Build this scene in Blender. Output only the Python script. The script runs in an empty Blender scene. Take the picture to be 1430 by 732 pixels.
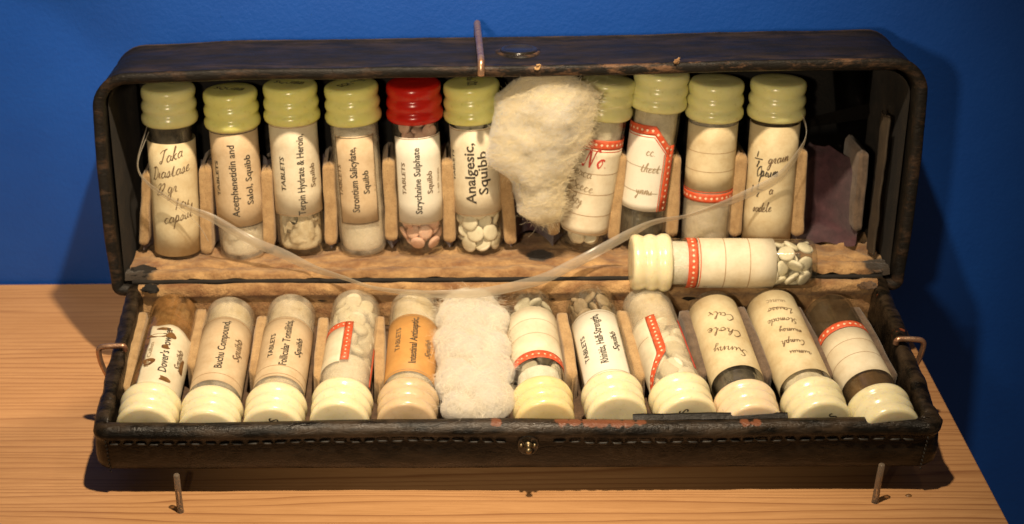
import bpy, bmesh, math, random
from mathutils import Vector, Matrix, noise
random.seed(7)
rnd = random.random
sc = bpy.context.scene
sc.unit_settings.system = 'METRIC'; sc.unit_settings.scale_length = 0.01      # one unit is a centimetre
COL = sc.collection
R_ = math.radians

# ---------------------------------------------------------------- camera
cam = bpy.data.cameras.new('camera'); co = bpy.data.objects.new('camera', cam); COL.objects.link(co)
right = Vector((0.9992899, 0.02868767, -0.02442782)); up = Vector((0.00703601, 0.49483706, 0.8689573)); fwd = Vector((-0.03701615, 0.86851212, -0.49428382))
m = Matrix((right, up, -fwd)).transposed().to_4x4(); m.translation = Vector((-1.8782, -41.7674, 25.8931))
co.matrix_world = m
cam.sensor_width = 36; cam.lens = 2152.29 / 1430 * 36
cam.shift_x = 176 / 1430; cam.shift_y = 72 / 1430
cam.clip_start = 1; cam.clip_end = 1000
cam.dof.use_dof = True; cam.dof.focus_distance = 41.5; cam.dof.aperture_fstop = 0.25
sc.camera = co
# ---------------------------------------------------------------- light
w = bpy.data.worlds.new('World'); sc.world = w; w.use_nodes = True
w.node_tree.nodes['Background'].inputs[0].default_value = (1.0, 0.80, 0.60, 1)
w.node_tree.nodes['Background'].inputs[1].default_value = 0.06
def lamp(name, loc, power, size, color=(1, .80, .56), target=None, cone=None, blend=.4):
    l = bpy.data.lights.new(name, 'SPOT' if cone else 'POINT'); l.energy = power; l.color = color; l.shadow_soft_size = size
    o = bpy.data.objects.new(name, l); o.location = loc; COL.objects.link(o)
    if cone:
        l.spot_size = R_(cone); l.spot_blend = blend
        o.rotation_euler = (Vector(target) - Vector(loc)).to_track_quat('-Z', 'Y').to_euler()
    return o
lamp('ceiling_spot', (-1, -14, 38), 84000, .6, target=(-5, -1, 2), cone=76, blend=.9)
lamp('side_spot', (-9, -40, 24), 38000, 1.2, target=(0, 1, 9), cone=42, blend=.8)
lamp('far_spot', (18, -12, 46), 6000, .8, target=(-8, 2, 2), cone=50)
lamp('wall_spot', (-21, -12, 30), 20000, .5, target=(-18, 5, 1.), cone=31, blend=.25)
sc.view_settings.view_transform = 'Standard'; sc.view_settings.look = 'None'
sc.view_settings.exposure = 0; sc.view_settings.gamma = 1
sc.render.engine = 'CYCLES'
sc.cycles.transparent_max_bounces = 24; sc.cycles.max_bounces = 10; sc.cycles.volume_bounces = 8

# ---------------------------------------------------------------- material helpers
def srgb(*c):
    return tuple((x / 12.92 if x <= .04045 else ((x + .055) / 1.055) ** 2.4) for x in [v / 255 for v in c]) + (1,)
class NT:
    def __init__(s, name):
        s.m = bpy.data.materials.new(name); s.m.use_nodes = True; s.t = s.m.node_tree; s.t.nodes.clear()
        s.out = s.t.nodes.new('ShaderNodeOutputMaterial'); s.tc = s.t.nodes.new('ShaderNodeTexCoord')
    def n(s, typ, ins=None, **props):
        nd = s.t.nodes.new(typ)
        for k, v in props.items(): setattr(nd, k, v)
        for k, v in (ins or {}).items():
            if isinstance(v, bpy.types.NodeSocket): s.t.links.new(v, nd.inputs[k])
            else: nd.inputs[k].default_value = v
        return nd
    def noise(s, scale, detail=5, rough=.6, vec=None, dist=0):
        return s.n('ShaderNodeTexNoise', {'Vector': vec or s.tc.outputs['Object'], 'Scale': scale, 'Detail': detail, 'Roughness': rough, 'Distortion': dist}).outputs[0]
    def ramp(s, fac, stops, interp='LINEAR'):
        r = s.n('ShaderNodeValToRGB', {'Fac': fac}); cr = r.color_ramp; cr.interpolation = interp
        while len(cr.elements) < len(stops): cr.elements.new(.5)
        for e, (p, c) in zip(cr.elements, stops): e.position = p; e.color = c if len(c) == 4 else (*c, 1)
        return r.outputs[0]
    def mix(s, fac, a, b, mode='MIX'):
        nd = s.n('ShaderNodeMix', data_type='RGBA', blend_type=mode)
        for i, v in ((0, fac), (6, a), (7, b)):
            if isinstance(v, bpy.types.NodeSocket): s.t.links.new(v, nd.inputs[i])
            else: nd.inputs[i].default_value = v
        return nd.outputs[2]
    def math(s, op, a, b=0, clamp=False):
        nd = s.n('ShaderNodeMath', operation=op, use_clamp=clamp)
        for i, v in ((0, a), (1, b)):
            if isinstance(v, bpy.types.NodeSocket): s.t.links.new(v, nd.inputs[i])
            else: nd.inputs[i].default_value = v
        return nd.outputs[0]
    def bump(s, h, strength, dist=.02):
        return s.n('ShaderNodeBump', {'Height': h, 'Strength': strength, 'Distance': dist}).outputs[0]
    def bsdf(s, col, rough, normal=None, **kw):
        d = {'Base Color': col, 'Roughness': rough}
        if normal: d['Normal'] = normal
        d.update({k.replace('_', ' '): v for k, v in kw.items()})
        b = s.n('ShaderNodeBsdfPrincipled', d).outputs[0]; s.t.links.new(b, s.out.inputs[0]); return b
    def surf(s, sh): s.t.links.new(sh, s.out.inputs[0]); return s.m
BW = (0, 0, 0, 1), (1, 1, 1, 1)
def simple(name, c1, c2, scale, rough=.6, bumps=.3, bscale=20, bdist=.02, **kw):
    t = NT(name); f = t.ramp(t.noise(scale, 6), [(.35, BW[0]), (.65, BW[1])])
    t.bsdf(t.mix(f, c1, c2), rough, t.bump(t.noise(bscale, 6), bumps, bdist), **kw); return t.m
def near(t, p, r, wob=.5, s=3.):           # mask of a ragged stain round point p
    v = t.n('ShaderNodeVectorMath', {0: t.tc.outputs['Object'], 1: p}, operation='SUBTRACT').outputs[0]
    l = t.n('ShaderNodeVectorMath', {0: v}, operation='LENGTH').outputs['Value']
    l = t.math('ADD', l, t.math('MULTIPLY', t.math('SUBTRACT', t.noise(s, 5), .5), wob * 2))
    return t.ramp(t.math('DIVIDE', l, r), [(.75, BW[1]), (1.0, BW[0])])

M = {}
# blue painted wall
t = NT('blue_paint'); c = t.mix(t.ramp(t.noise(.5, 4), [(.3, BW[0]), (.7, BW[1])]), (.002, .066, .37, 1), (.003, .074, .40, 1))
t.bsdf(c, .55, t.bump(t.math('ADD', t.noise(1.6, 8, .65), t.noise(7, 4, .6)), .14, .12)); M['wall'] = t.m
# wood with the grain along x
t = NT('fir_wood')
mp = t.n('ShaderNodeMapping', {'Vector': t.tc.outputs['Object'], 'Scale': (.045, 1, 1)}).outputs[0]
sx = t.n('ShaderNodeSeparateXYZ', {0: mp})
wob = t.noise(.9, 3, .5, mp); y2 = t.math('ADD', sx.outputs[1], t.math('MULTIPLY', wob, 1.1))
yv = t.n('ShaderNodeCombineXYZ', {0: t.math('MULTIPLY', sx.outputs[0], .6), 1: y2, 2: 0.}).outputs[0]
n1 = t.noise(.55, 2, .5, yv); saw = t.math('FRACT', t.math('ADD', t.math('MULTIPLY', y2, 4.0), t.math('MULTIPLY', n1, 5.5)))
lines = t.ramp(saw, [(0, (.05,)*3), (.45, (.0,)*3), (.80, (.35,)*3), (.93, (1, 1, 1)), (1, (.05,)*3)])
fib = t.noise(9, 5, .7, t.n('ShaderNodeMapping', {'Vector': t.tc.outputs['Object'], 'Scale': (.10, 2.2, 1)}).outputs[0])
pt = t.noise(.35, 3, .5, t.n('ShaderNodeMapping', {'Vector': t.tc.outputs['Object'], 'Scale': (.3, 1.6, 1)}).outputs[0])
base = t.mix(t.ramp(pt, [(.3, BW[0]), (.7, BW[1])]), (.47, .245, .10, 1), (.57, .315, .14, 1))
base = t.mix(t.math('MULTIPLY', lines, t.ramp(t.noise(.5, 3, .5, mp), [(.3, (.3,)*3), (.65, (.9,)*3)])), base, (.22, .085, .03, 1))
base = t.mix(t.ramp(fib, [(.35, (.45,)*3), (.6, (0, 0, 0))]), base, (.36, .17, .06, 1))
t.bsdf(base, .5, t.bump(t.math('ADD', fib, lines), .12, .02)); M['wood'] = t.m
# old black leather
def leather(name, base, scuff, amount=.5, rough=.38, red=0., rim=0., spec=.3):
    t = NT(name); geo = t.n('ShaderNodeNewGeometry'); z = t.n('ShaderNodeSeparateXYZ', {0: t.tc.outputs['Object']}).outputs
    long = t.n('ShaderNodeMapping', {'Vector': t.tc.outputs['Object'], 'Scale': (.35, 1, 1)}).outputs[0]
    wear = t.ramp(geo.outputs['Pointiness'], [(.49, BW[0]), (.53, BW[1])])
    n3 = t.ramp(t.noise(1.6, 9, .75, long), [(.60, BW[0]), (.74, BW[1])])
    c = t.mix(t.noise(.9, 4), base, tuple(x * 2.2 for x in base[:3]) + (1,))
    c = t.mix(t.math('MULTIPLY', n3, amount * .22), c, scuff)
    c = t.mix(t.math('MULTIPLY', t.math('MULTIPLY', wear, t.ramp(t.noise(2, 7, .7, long), [(.42, BW[0]), (.6, BW[1])])), amount * 1.5, True), c, scuff)
    if red:
        rm = t.ramp(t.noise(1.4, 7, .7, long), [(.66, BW[0]), (.69, BW[1])])
        top = t.ramp(t.math('MULTIPLY', t.math('ADD', z[2], .22), 4.), [(0, BW[0]), (.6, BW[1])])
        c = t.mix(t.math('MULTIPLY', t.math('MULTIPLY', rm, top), red), c, (.25, .065, .025, 1))
    if red:
        for px, pr in ((-.45, .17), (1.35, .2), (1.7, .2), (2.1, .24), (2.45, .24), (2.8, .24), (3.15, .2), (3.5, .16), (6.3, .15), (6.6, .15)): c = t.mix(t.math('MULTIPLY', near(t, (px, -6.60, .03), pr, .16, 5.), .9), c, (.17, .06, .028, 1))
    if rim:      # rubbed brown binding along the front edge, most of it on the right half
        band_ = t.ramp(t.math('ADD', z[1], .10), [(.16, BW[1]), (.30, BW[0])]); side = t.ramp(t.math('MULTIPLY', t.math('ADD', z[0], 12), 1 / 24), [(.45, (.25,)*3), (.58, (1,)*3), (.9, (.8,)*3), (.965, (.25,)*3)])
        rub = t.ramp(t.noise(1.7, 8, .78, long), [(.50, BW[0]), (.60, BW[1])])
        c = t.mix(t.math('MULTIPLY', t.math('MULTIPLY', band_, rub), side), c, (.15, .08, .042, 1))
        crease = t.ramp(t.math('ABSOLUTE', t.math('SUBTRACT', z[1], 3.5)), [(.0, BW[1]), (.1, BW[0])])
        c = t.mix(t.math('MULTIPLY', crease, t.ramp(t.noise(1.1, 8, .8, long), [(.42, BW[0]), (.6, (.8,)*3)])), c, (.15, .10, .06, 1))
    crk = t.n('ShaderNodeTexVoronoi', {'Vector': t.n('ShaderNodeMapping', {'Vector': t.tc.outputs['Object'], 'Scale': (2.2, 5, 5)}).outputs[0], 'Scale': 1.}, feature='DISTANCE_TO_EDGE').outputs['Distance']
    h = t.math('ADD', t.math('MULTIPLY', t.noise(1.1, 5, .6, long), 1.5), t.math('ADD', t.math('MULTIPLY', t.ramp(crk, [(0, BW[0]), (.09, BW[1])]), .10), t.math('MULTIPLY', t.noise(5, 6, .7), .7)))
    rr = t.ramp(t.noise(1.8, 7, .7, long), [(.3, (rough - .12,) * 3), (.7, (rough + .25,) * 3)])
    t.bsdf(c, rr, t.bump(h, .6, .06), Specular_IOR_Level=spec); return t.m
M['leather'] = leather('black_leather', (.0065, .0055, .0045, 1), (.07, .045, .028, 1), .5, .44, rim=1., spec=.2)
M['leather_plain'] = leather('plain_black_leather', (.006, .005, .004, 1), (.06, .04, .025, 1), .3, .45)
M['leather_rough'] = leather('worn_black_leather', (.0035, .0028, .002, 1), (.075, .05, .03, 1), .35, .25, red=1., spec=.24)
M['flap'] = simple('brown_lining', (.03, .02, .012, 1), (.06, .042, .024, 1), 1.5, .85, .4, 10)
M['inner'] = simple('black_lining', (.006, .005, .004, 1), (.018, .013, .009, 1), 1.5, .9, .5, 12)
# chamois padding, with black stains where the hide has rotted
def chamois(name, stains, dark=0.):
    t = NT(name); mp = t.n('ShaderNodeMapping', {'Vector': t.tc.outputs['Object'], 'Scale': (.62, 1, 1)}).outputs[0]
    f = t.ramp(t.noise(1.3, 7, .65, mp), [(.36, BW[0]), (.62, BW[1])])
    c = t.mix(f, (.22, .10, .035, 1), (.54, .33, .14, 1))
    cr = t.ramp(t.math('ABSOLUTE', t.math('SUBTRACT', t.noise(.75, 6, .7, mp, .8), .5)), [(0, (.35,)*3), (.02, BW[0])]); c = t.mix(cr, c, (.14, .06, .018, 1))
    c = t.mix(t.ramp(t.noise(.8, 6, .7, mp, .6), [(.50, BW[0]), (.68, (.85,) * 3)]), c, (.17, .075, .022, 1))
    c = t.mix(t.ramp(t.noise(9, 4), [(.6, BW[0]), (.75, (.5,)*3)]), c, (.2, .1, .04, 1))
    for p, r in stains: c = t.mix(near(t, p, r, .25, 2.5), c, (.03, .02, .012, 1))
    t.bsdf(c, .85, t.bump(t.math('ADD', t.noise(2.2, 6, .7), t.math('MULTIPLY', t.noise(25, 3), .25)), 1., .14), Sheen_Weight=.15); return t.m
M['pad_lid'] = chamois('tan_chamois_lid', [((-11.5, .4, .2), .75), ((11.6, .5, .1), .7), ((1.2, 1.7, 0), .5)])
M['pad_tray'] = chamois('tan_chamois_tray', [((-11.1, .5, 0), .42), ((11.4, .3, 0), .5), ((-8.9, .15, .1), .16)])
def felt(name, a, b):
    t = NT(name); f = t.ramp(t.noise(2.6, 6, .7), [(.3, BW[0]), (.7, BW[1])]); c = t.mix(f, a, b)
    c = t.mix(t.ramp(t.noise(28, 4, .7), [(.5, BW[0]), (.7, (.55,) * 3)]), c, tuple(x * .42 for x in a[:3]) + (1,))
    t.bsdf(c, .95, t.bump(t.noise(30, 4), .7, .03), Sheen_Weight=.25); return t.m
M['felt'] = felt('tan_felt', (.33, .20, .085, 1), (.52, .35, .17, 1))
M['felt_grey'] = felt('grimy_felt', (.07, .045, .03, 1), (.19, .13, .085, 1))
M['velvet'] = felt('purple_velvet', (.035, .012, .018, 1), (.10, .04, .048, 1))
M['dirt_felt'] = felt('dark_brown_felt', (.045, .025, .012, 1), (.16, .09, .045, 1))
def lw0(t): return t.n('ShaderNodeLayerWeight', {'Blend': .5}).outputs['Facing']
# glass of the thin walled tubes: clear in the middle, greyer and more mirror-like at the edge
t = NT('thin_glass'); lw = t.n('ShaderNodeLayerWeight', {'Blend': .35}); fr = t.math('ADD', t.math('MULTIPLY', t.math('POWER', lw0(t), 3.5), .55), .035)
tint = t.mix(t.ramp(lw.outputs['Facing'], [(.45, BW[0]), (1, BW[1])]), (.975, .975, .95, 1), (.62, .62, .54, 1))
tr = t.n('ShaderNodeBsdfTransparent', {'Color': tint}).outputs[0]
gl = t.n('ShaderNodeBsdfGlossy', {'Color': (1, 1, 1, 1), 'Roughness': .06, 'Normal': t.bump(t.noise(1.5, 2), .08, .05)}).outputs[0]
g = t.n('ShaderNodeMixShader', {0: fr, 1: tr, 2: gl}).outputs[0]
dust = t.n('ShaderNodeBsdfDiffuse', {'Color': (.55, .5, .4, 1)}).outputs[0]
g = t.n('ShaderNodeMixShader', {0: t.math('MULTIPLY', t.ramp(t.noise(2.2, 7, .7), [(.4, BW[0]), (.8, BW[1])]), .09), 1: g, 2: dust}).outputs[0]
M['glass'] = t.surf(g)
def filmed_glass(name, col, lo, hi, k):
    t = NT(name); tr = t.n('ShaderNodeBsdfTransparent', {'Color': (.95, .94, .9, 1)}).outputs[0]
    fr = t.math('ADD', t.math('MULTIPLY', t.math('POWER', lw0(t), 3.5), .55), .035); gl = t.n('ShaderNodeBsdfGlossy', {'Roughness': .1}).outputs[0]
    a = t.n('ShaderNodeMixShader', {0: fr, 1: tr, 2: gl}).outputs[0]
    d = t.n('ShaderNodeBsdfPrincipled', {'Base Color': col, 'Roughness': .25}).outputs[0]
    m_ = t.math('MULTIPLY', t.ramp(t.noise(1.5, 5, .6, None, .4), [(lo, BW[0]), (hi, BW[1])]), k)
    return t.surf(t.n('ShaderNodeMixShader', {0: m_, 1: a, 2: d}).outputs[0])
M['glass_brown'] = filmed_glass('brown_filmed_glass', (.30, .15, .05, 1), .40, .62, .75)
M['glass_milky'] = filmed_glass('milky_filmed_glass', (.82, .74, .58, 1), .25, .75, .42)
M['glass_dark'] = filmed_glass('dark_filmed_glass', (.10, .07, .04, 1), .2, .8, .55)  # dark film painted on empty tubes for the darkness seen through them
# caps
def plastic(name, c, c2):
    t = NT(name); k = t.mix(t.ramp(t.noise(1.2, 4), [(.3, BW[0]), (.7, BW[1])]), c, c2)
    k = t.mix(t.ramp(t.noise(6, 6, .7), [(.56, BW[0]), (.78, (.5,) * 3)]), k, tuple(x * y for x, y in zip(c[:3], (.62, .52, .4))) + (1,))
    t.bsdf(k, .24, t.bump(t.noise(4, 4), .06, .03), Subsurface_Weight=.5, Subsurface_Radius=(.22, .18, .07), Subsurface_Scale=1.); return t.m
M['cap_green'] = plastic('green_yellow_plastic', (.76, .74, .23, 1), (.82, .79, .30, 1))
M['cap_olive'] = plastic('dull_olive_plastic', (.76, .73, .32, 1), (.82, .78, .38, 1))
M['cap_red'] = plastic('red_plastic', (.52, .012, .006, 1), (.60, .02, .010, 1))
M['cap_cream'] = plastic('cream_plastic', (.75, .66, .41, 1), (.81, .74, .51, 1))
M['cap_yellow'] = plastic('yellow_plastic', (.74, .57, .27, 1), (.79, .66, .36, 1))
M['cap_pink'] = plastic('pale_pinkish_plastic', (.74, .58, .38, 1), (.79, .65, .46, 1))
M['cap_white'] = plastic('ivory_plastic', (.72, .66, .42, 1), (.79, .73, .50, 1))
M['cap_clear'] = plastic('tan_translucent_plastic', (.55, .40, .24, 1), (.68, .52, .33, 1))
# paper
def paper(name, c, c2, k=.5):
    t = NT(name); f = t.ramp(t.noise(.9, 7, .7), [(.4, BW[0]), (.66, (k,) * 3)])
    b = t.mix(f, c, c2); b = t.mix(t.ramp(t.noise(14, 5, .7), [(.55, BW[0]), (.8, (.18,) * 3)]), b, (.35, .24, .1, 1))
    t.bsdf(b, .62, t.bump(t.noise(5, 5), .12, .03)); return t.m
M['paper'] = paper('cream_paper', (.75, .68, .51, 1), (.55, .43, .26, 1), .65)
M['paper_yellow'] = paper('yellowed_paper', (.70, .60, .38, 1), (.52, .38, .19, 1), .8)
M['paper_tan'] = paper('tanned_paper', (.64, .50, .32, 1), (.48, .33, .18, 1), .8)
M['paper_white'] = paper('white_paper', (.78, .74, .62, 1), (.66, .58, .42, 1), .35)
M['paper_amber'] = paper('amber_paper', (.58, .30, .085, 1), (.44, .20, .05, 1), .7)
def flat(name, c, rough=.6):
    t = NT(name); b = t.mix(t.ramp(t.noise(8, 5, .7), [(.45, BW[0]), (.8, (.35,) * 3)]), c, (.62, .5, .3, 1)); t.bsdf(b, rough); return t.m
M['ink'] = flat('black_ink', (.022, .018, .015, 1)); M['brown_ink'] = flat('brown_ink', (.13, .08, .04, 1))
M['faint_ink'] = flat('faded_ink', (.33, .25, .15, 1)); M['red_ink'] = flat('orange_red_ink', (.62, .075, .02, 1)); M['crimson_ink'] = flat('crimson_ink', (.50, .03, .02, 1))
M['dot'] = flat('pale_dot', (.80, .62, .42, 1)); M['line_ink'] = flat('thin_brown_line', (.36, .22, .11, 1))
M['blot'] = simple('brown_blot', (.13, .06, .018, 1), (.22, .11, .035, 1), 4, .35)
# contents
def grain(name, a, b, sc_=7, bs=16, bd=.05):
    t = NT(name); f = t.ramp(t.noise(sc_, 6, .7), [(.35, BW[0]), (.65, BW[1])])
    t.bsdf(t.mix(f, a, b), .9, t.bump(t.noise(bs, 5, .7), .8, bd)); return t.m
M['powder'] = grain('white_powder', (.80, .75, .62, 1), (.92, .88, .80, 1)); M['powder_tan'] = grain('lumpy_tan_powder', (.55, .44, .28, 1), (.80, .70, .52, 1), 3)
M['powder_brown'] = grain('brown_powder', (.27, .14, .045, 1), (.42, .25, .10, 1), 3); M['fill_dark'] = grain('dark_filler', (.020, .016, .010, 1), (.10, .08, .05, 1), 4)  # near-black filler put inside the tubes that look dark
M['powder_grey'] = grain('greyish_powder', (.58, .50, .35, 1), (.78, .71, .56, 1), 3); M['powder_buff'] = grain('buff_powder', (.62, .50, .31, 1), (.74, .64, .43, 1), 2)
M['tab_white'] = grain('white_tablet', (.72, .66, .50, 1), (.80, .75, .60, 1), 5, 12, .015); M['tab_pink'] = grain('pink_tablet', (.72, .42, .32, 1), (.78, .52, .40, 1), 5, 12, .015)
M['tab_grey'] = grain('grey_tablet', (.42, .38, .28, 1), (.52, .48, .37, 1), 5, 12, .015); M['tab_tan'] = grain('tan_tablet', (.26, .19, .11, 1), (.36, .27, .17, 1), 5, 12, .015)
# cotton
t = NT('cotton_wool'); cc = t.mix(t.ramp(t.noise(1.2, 5), [(.3, BW[0]), (.7, BW[1])]), (.84, .74, .50, 1), (.90, .82, .62, 1))
d1 = t.n('ShaderNodeBsdfDiffuse', {'Color': cc, 'Normal': t.bump(t.noise(9, 6, .75, None, 1.), .3, .06)}).outputs[0]; d2 = t.n('ShaderNodeBsdfTranslucent', {'Color': cc}).outputs[0]
M['cotton'] = t.surf(t.n('ShaderNodeMixShader', {0: .42, 1: d1, 2: d2}).outputs[0])
t = NT('white_cotton'); cc = t.mix(t.ramp(t.noise(1.2, 5), [(.3, BW[0]), (.7, BW[1])]), (.84, .77, .62, 1), (.90, .85, .73, 1))
d1 = t.n('ShaderNodeBsdfDiffuse', {'Color': cc, 'Normal': t.bump(t.noise(9, 6, .75, None, 1.), .28, .06)}).outputs[0]; d2 = t.n('ShaderNodeBsdfTranslucent', {'Color': cc}).outputs[0]
M['cotton_white'] = t.surf(t.n('ShaderNodeMixShader', {0: .42, 1: d1, 2: d2}).outputs[0])
def wisp(name, col, dens):
    t = NT(name); mp = t.n('ShaderNodeMapping', {'Vector': t.tc.outputs['Object'], 'Scale': (1.1, 1.6, 2.4), 'Rotation': (.3, .5, .4)}).outputs[0]
    d = t.math('MULTIPLY', t.ramp(t.noise(2.6, 5, .75, mp, 1.8), [(.38, (.06,) * 3), (.62, (1,) * 3)]), dens)
    v = t.n('ShaderNodeVolumeScatter', {'Color': col, 'Density': d, 'Anisotropy': .2}).outputs[0]; t.t.links.new(v, t.out.inputs['Volume']); return t.m
M['wisp_cream'] = wisp('cream_cotton_wisps', (.99, .965, .89, 1), 10.); M['wisp_white'] = wisp('white_cotton_wisps', (.993, .982, .94, 1), 9.)
# metal, plastic strap
t = NT('tarnished_copper'); c = t.mix(t.ramp(t.noise(3, 6), [(.35, BW[0]), (.65, BW[1])]), (.42, .20, .12, 1), (.62, .40, .26, 1))
t.bsdf(c, t.ramp(t.noise(5, 4), [(.3, (.22,)*3), (.7, (.42,)*3)]), t.bump(t.noise(6, 5), .3, .03), Metallic=.75); M['copper'] = t.m
M['brass'] = simple('dull_brass', (.12, .09, .05, 1), (.26, .20, .11, 1), 3, .4, .2, 8, .02, Metallic=.9)
M['black_enamel'] = simple('black_enamel', (.012, .010, .008, 1), (.02, .016, .012, 1), 3, .22, .1, 8)
t = NT('clear_acrylic'); M['acrylic'] = t.m
ga = t.n('ShaderNodeBsdfTransparent', {'Color': (.95, .88, .80, 1)}).outputs[0]; gb = t.n('ShaderNodeBsdfGlossy', {'Color': (1, .95, .9, 1), 'Roughness': .12}).outputs[0]
gd = t.n('ShaderNodeBsdfDiffuse', {'Color': (.62, .50, .38, 1)}).outputs[0]
g = t.n('ShaderNodeMixShader', {0: t.n('ShaderNodeFresnel', {'IOR': 1.6}).outputs[0], 1: ga, 2: gb}).outputs[0]
t.surf(t.n('ShaderNodeMixShader', {0: .2, 1: g, 2: gd}).outputs[0])
t = NT('clear_polythene'); ga = t.n('ShaderNodeBsdfTransparent', {'Color': (.93, .90, .84, 1)}).outputs[0]
gb = t.n('ShaderNodeBsdfGlossy', {'Color': (1, 1, 1, 1), 'Roughness': .3}).outputs[0]; gd = t.n('ShaderNodeBsdfDiffuse', {'Color': (.90, .85, .74, 1)}).outputs[0]
gt = t.n('ShaderNodeBsdfTranslucent', {'Color': (.90, .85, .74, 1)}).outputs[0]
g = t.n('ShaderNodeMixShader', {0: .5, 1: gd, 2: gt}).outputs[0]; g = t.n('ShaderNodeMixShader', {0: .28, 1: ga, 2: g}).outputs[0]
M['strap'] = t.surf(t.n('ShaderNodeMixShader', {0: t.math('ADD', t.math('MULTIPLY', t.math('POWER', lw0(t), 4.), .2), .03), 1: g, 2: gb}).outputs[0])
M['thread'] = simple('waxed_thread', (.010, .009, .008, 1), (.03, .026, .02, 1), 6, .6, .2)

# ---------------------------------------------------------------- object helpers
def tag(o, label=None, cat=None, group=None, kind=None):
    for k, v in (('label', label), ('category', cat), ('group', group), ('kind', kind)):
        if v: o[k] = v
    return o
def empty(name, mat, label, cat, group=None):
    o = bpy.data.objects.new(name, None); o.empty_display_size = .3; COL.objects.link(o); o.matrix_world = mat
    return tag(o, label, cat, group)
def mesh(name, V, F, mat, parent=None, smooth=True, mw=None):
    me = bpy.data.meshes.new(name); me.from_pydata([tuple(v) for v in V], [], F); me.materials.append(M[mat] if isinstance(mat, str) else mat)
    if smooth: me.polygons.foreach_set('use_smooth', [True] * len(me.polygons))
    me.update(); o = bpy.data.objects.new(name, me); COL.objects.link(o)
    if parent: o.parent = parent
    if mw is not None: o.matrix_world = mw
    return o
def frame(o, x, y, z):
    m_ = Matrix((x, y, z)).transposed().to_4x4(); m_.translation = o; return m_
s_, t_ = -0.14831932, 0.10512879
O = Vector((0, 0, 3.36073)); X = Vector((1, 0, 0))
Vv = Vector((0, -math.cos(s_), math.sin(s_))); Ww = Vector((0, math.sin(s_), math.cos(s_)))      # tray: v towards the viewer, w up
Uu = Vector((0, math.sin(t_), math.cos(t_))); Nn = Vector((0, math.cos(t_), -math.sin(t_)))      # lid: u up, n backwards
FT = frame(O, X, -Vv, Ww)          # tray frame: local (x, -v, w)
FL = frame(O, X, Nn, Uu)           # lid frame:  local (x, n, u)
def TP(x, v, w_): return O + X * x + Vv * v + Ww * w_
def LP(x, u, n): return O + X * x + Uu * u + Nn * n
def rot2(V, ax):
    return V
def lathe(prof, seg=40, wob=None):
    V = []; F = []
    for (r, z) in prof:
        for k in range(seg):
            a = 2 * math.pi * k / seg; rr, zz = r, z
            if wob: rr, zz = wob(a, r, z)
            V.append((rr * math.sin(a), -rr * math.cos(a), zz))
    for i in range(len(prof) - 1):
        for k in range(seg):
            a, b = i * seg + k, i * seg + (k + 1) % seg
            F.append((a, b, b + seg, a + seg))
    return V, F
def tube(pts, r, seg=10, closed=True):
    V = []; F = []; n = len(pts); pts = [Vector(p) for p in pts]; ref = Vector((.3, .2, .93)).normalized()
    for i, p in enumerate(pts):
        d = (pts[min(i + 1, n - 1)] - pts[max(i - 1, 0)]).normalized(); a = d.cross(ref)
        if a.length < .1: a = d.cross(Vector((1, 0, 0)))
        a.normalize(); b = d.cross(a); rr = r[i] if isinstance(r, (list, tuple)) else r
        for k in range(seg):
            th = 2 * math.pi * k / seg; V.append(p + a * rr * math.cos(th) + b * rr * math.sin(th))
    for i in range(n - 1):
        for k in range(seg):
            a, b = i * seg + k, i * seg + (k + 1) % seg; F.append((a, b, b + seg, a + seg))
    F.append(tuple(range(seg))[::-1]); F.append(tuple((n - 1) * seg + k for k in range(seg))); return V, F
def catmull(P, n=8):
    P = [Vector(p) for p in P]; out = []
    for i in range(len(P) - 1):
        a, b, c_, d = P[max(i - 1, 0)], P[i], P[i + 1], P[min(i + 2, len(P) - 1)]
        for k in range(n):
            t = k / n; out.append(.5 * ((2 * b) + (c_ - a) * t + (2 * a - 5 * b + 4 * c_ - d) * t * t + (3 * b - a - 3 * c_ + d) * t ** 3))
    out.append(P[-1]); return out
def grid(nx, ny, fn):
    V = [fn(i / nx, j / ny) for j in range(ny + 1) for i in range(nx + 1)]
    F = [(j * (nx + 1) + i, j * (nx + 1) + i + 1, (j + 1) * (nx + 1) + i + 1, (j + 1) * (nx + 1) + i) for j in range(ny) for i in range(nx)]
    return V, F
def rbox(sx, sy, sz, b=.05, seg=2):
    bm = bmesh.new(); bmesh.ops.create_cube(bm, size=1)
    for v in bm.verts: v.co.x *= sx; v.co.y *= sy; v.co.z *= sz
    bmesh.ops.bevel(bm, geom=bm.edges[:] + bm.verts[:], offset=b, segments=seg, affect='EDGES', profile=.6)
    V = [v.co.copy() for v in bm.verts]; bm.verts.index_update(); F = [tuple(v.index for v in f.verts) for f in bm.faces]; bm.free(); return V, F
def nz(x, y, z=0., s=1.): return noise.noise(Vector((x * s, y * s, z * s)))
def fb(x, y, z=0., s=1.): return noise.fractal(Vector((x * s, y * s, z * s)), .8, 2., 4)

# ---------------------------------------------------------------- the setting
V, F = rbox(140, 1.2, 90, .05); wl = mesh('wall', V, F, 'wall', smooth=False); wl.location = (0, 6.15 + .6, 5); tag(wl, kind='structure')
V, F = rbox(73.35, 15.5, 2.4, .07, 3); sh = mesh('wooden_shelf', V, F, 'wood', smooth=False); sh.location = (13.35 - 73.35 / 2, 6.03 - 7.75, -1.2)
tag(sh, 'pale wooden shelf with fine dark grain lines carrying the black case', 'shelf')

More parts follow.
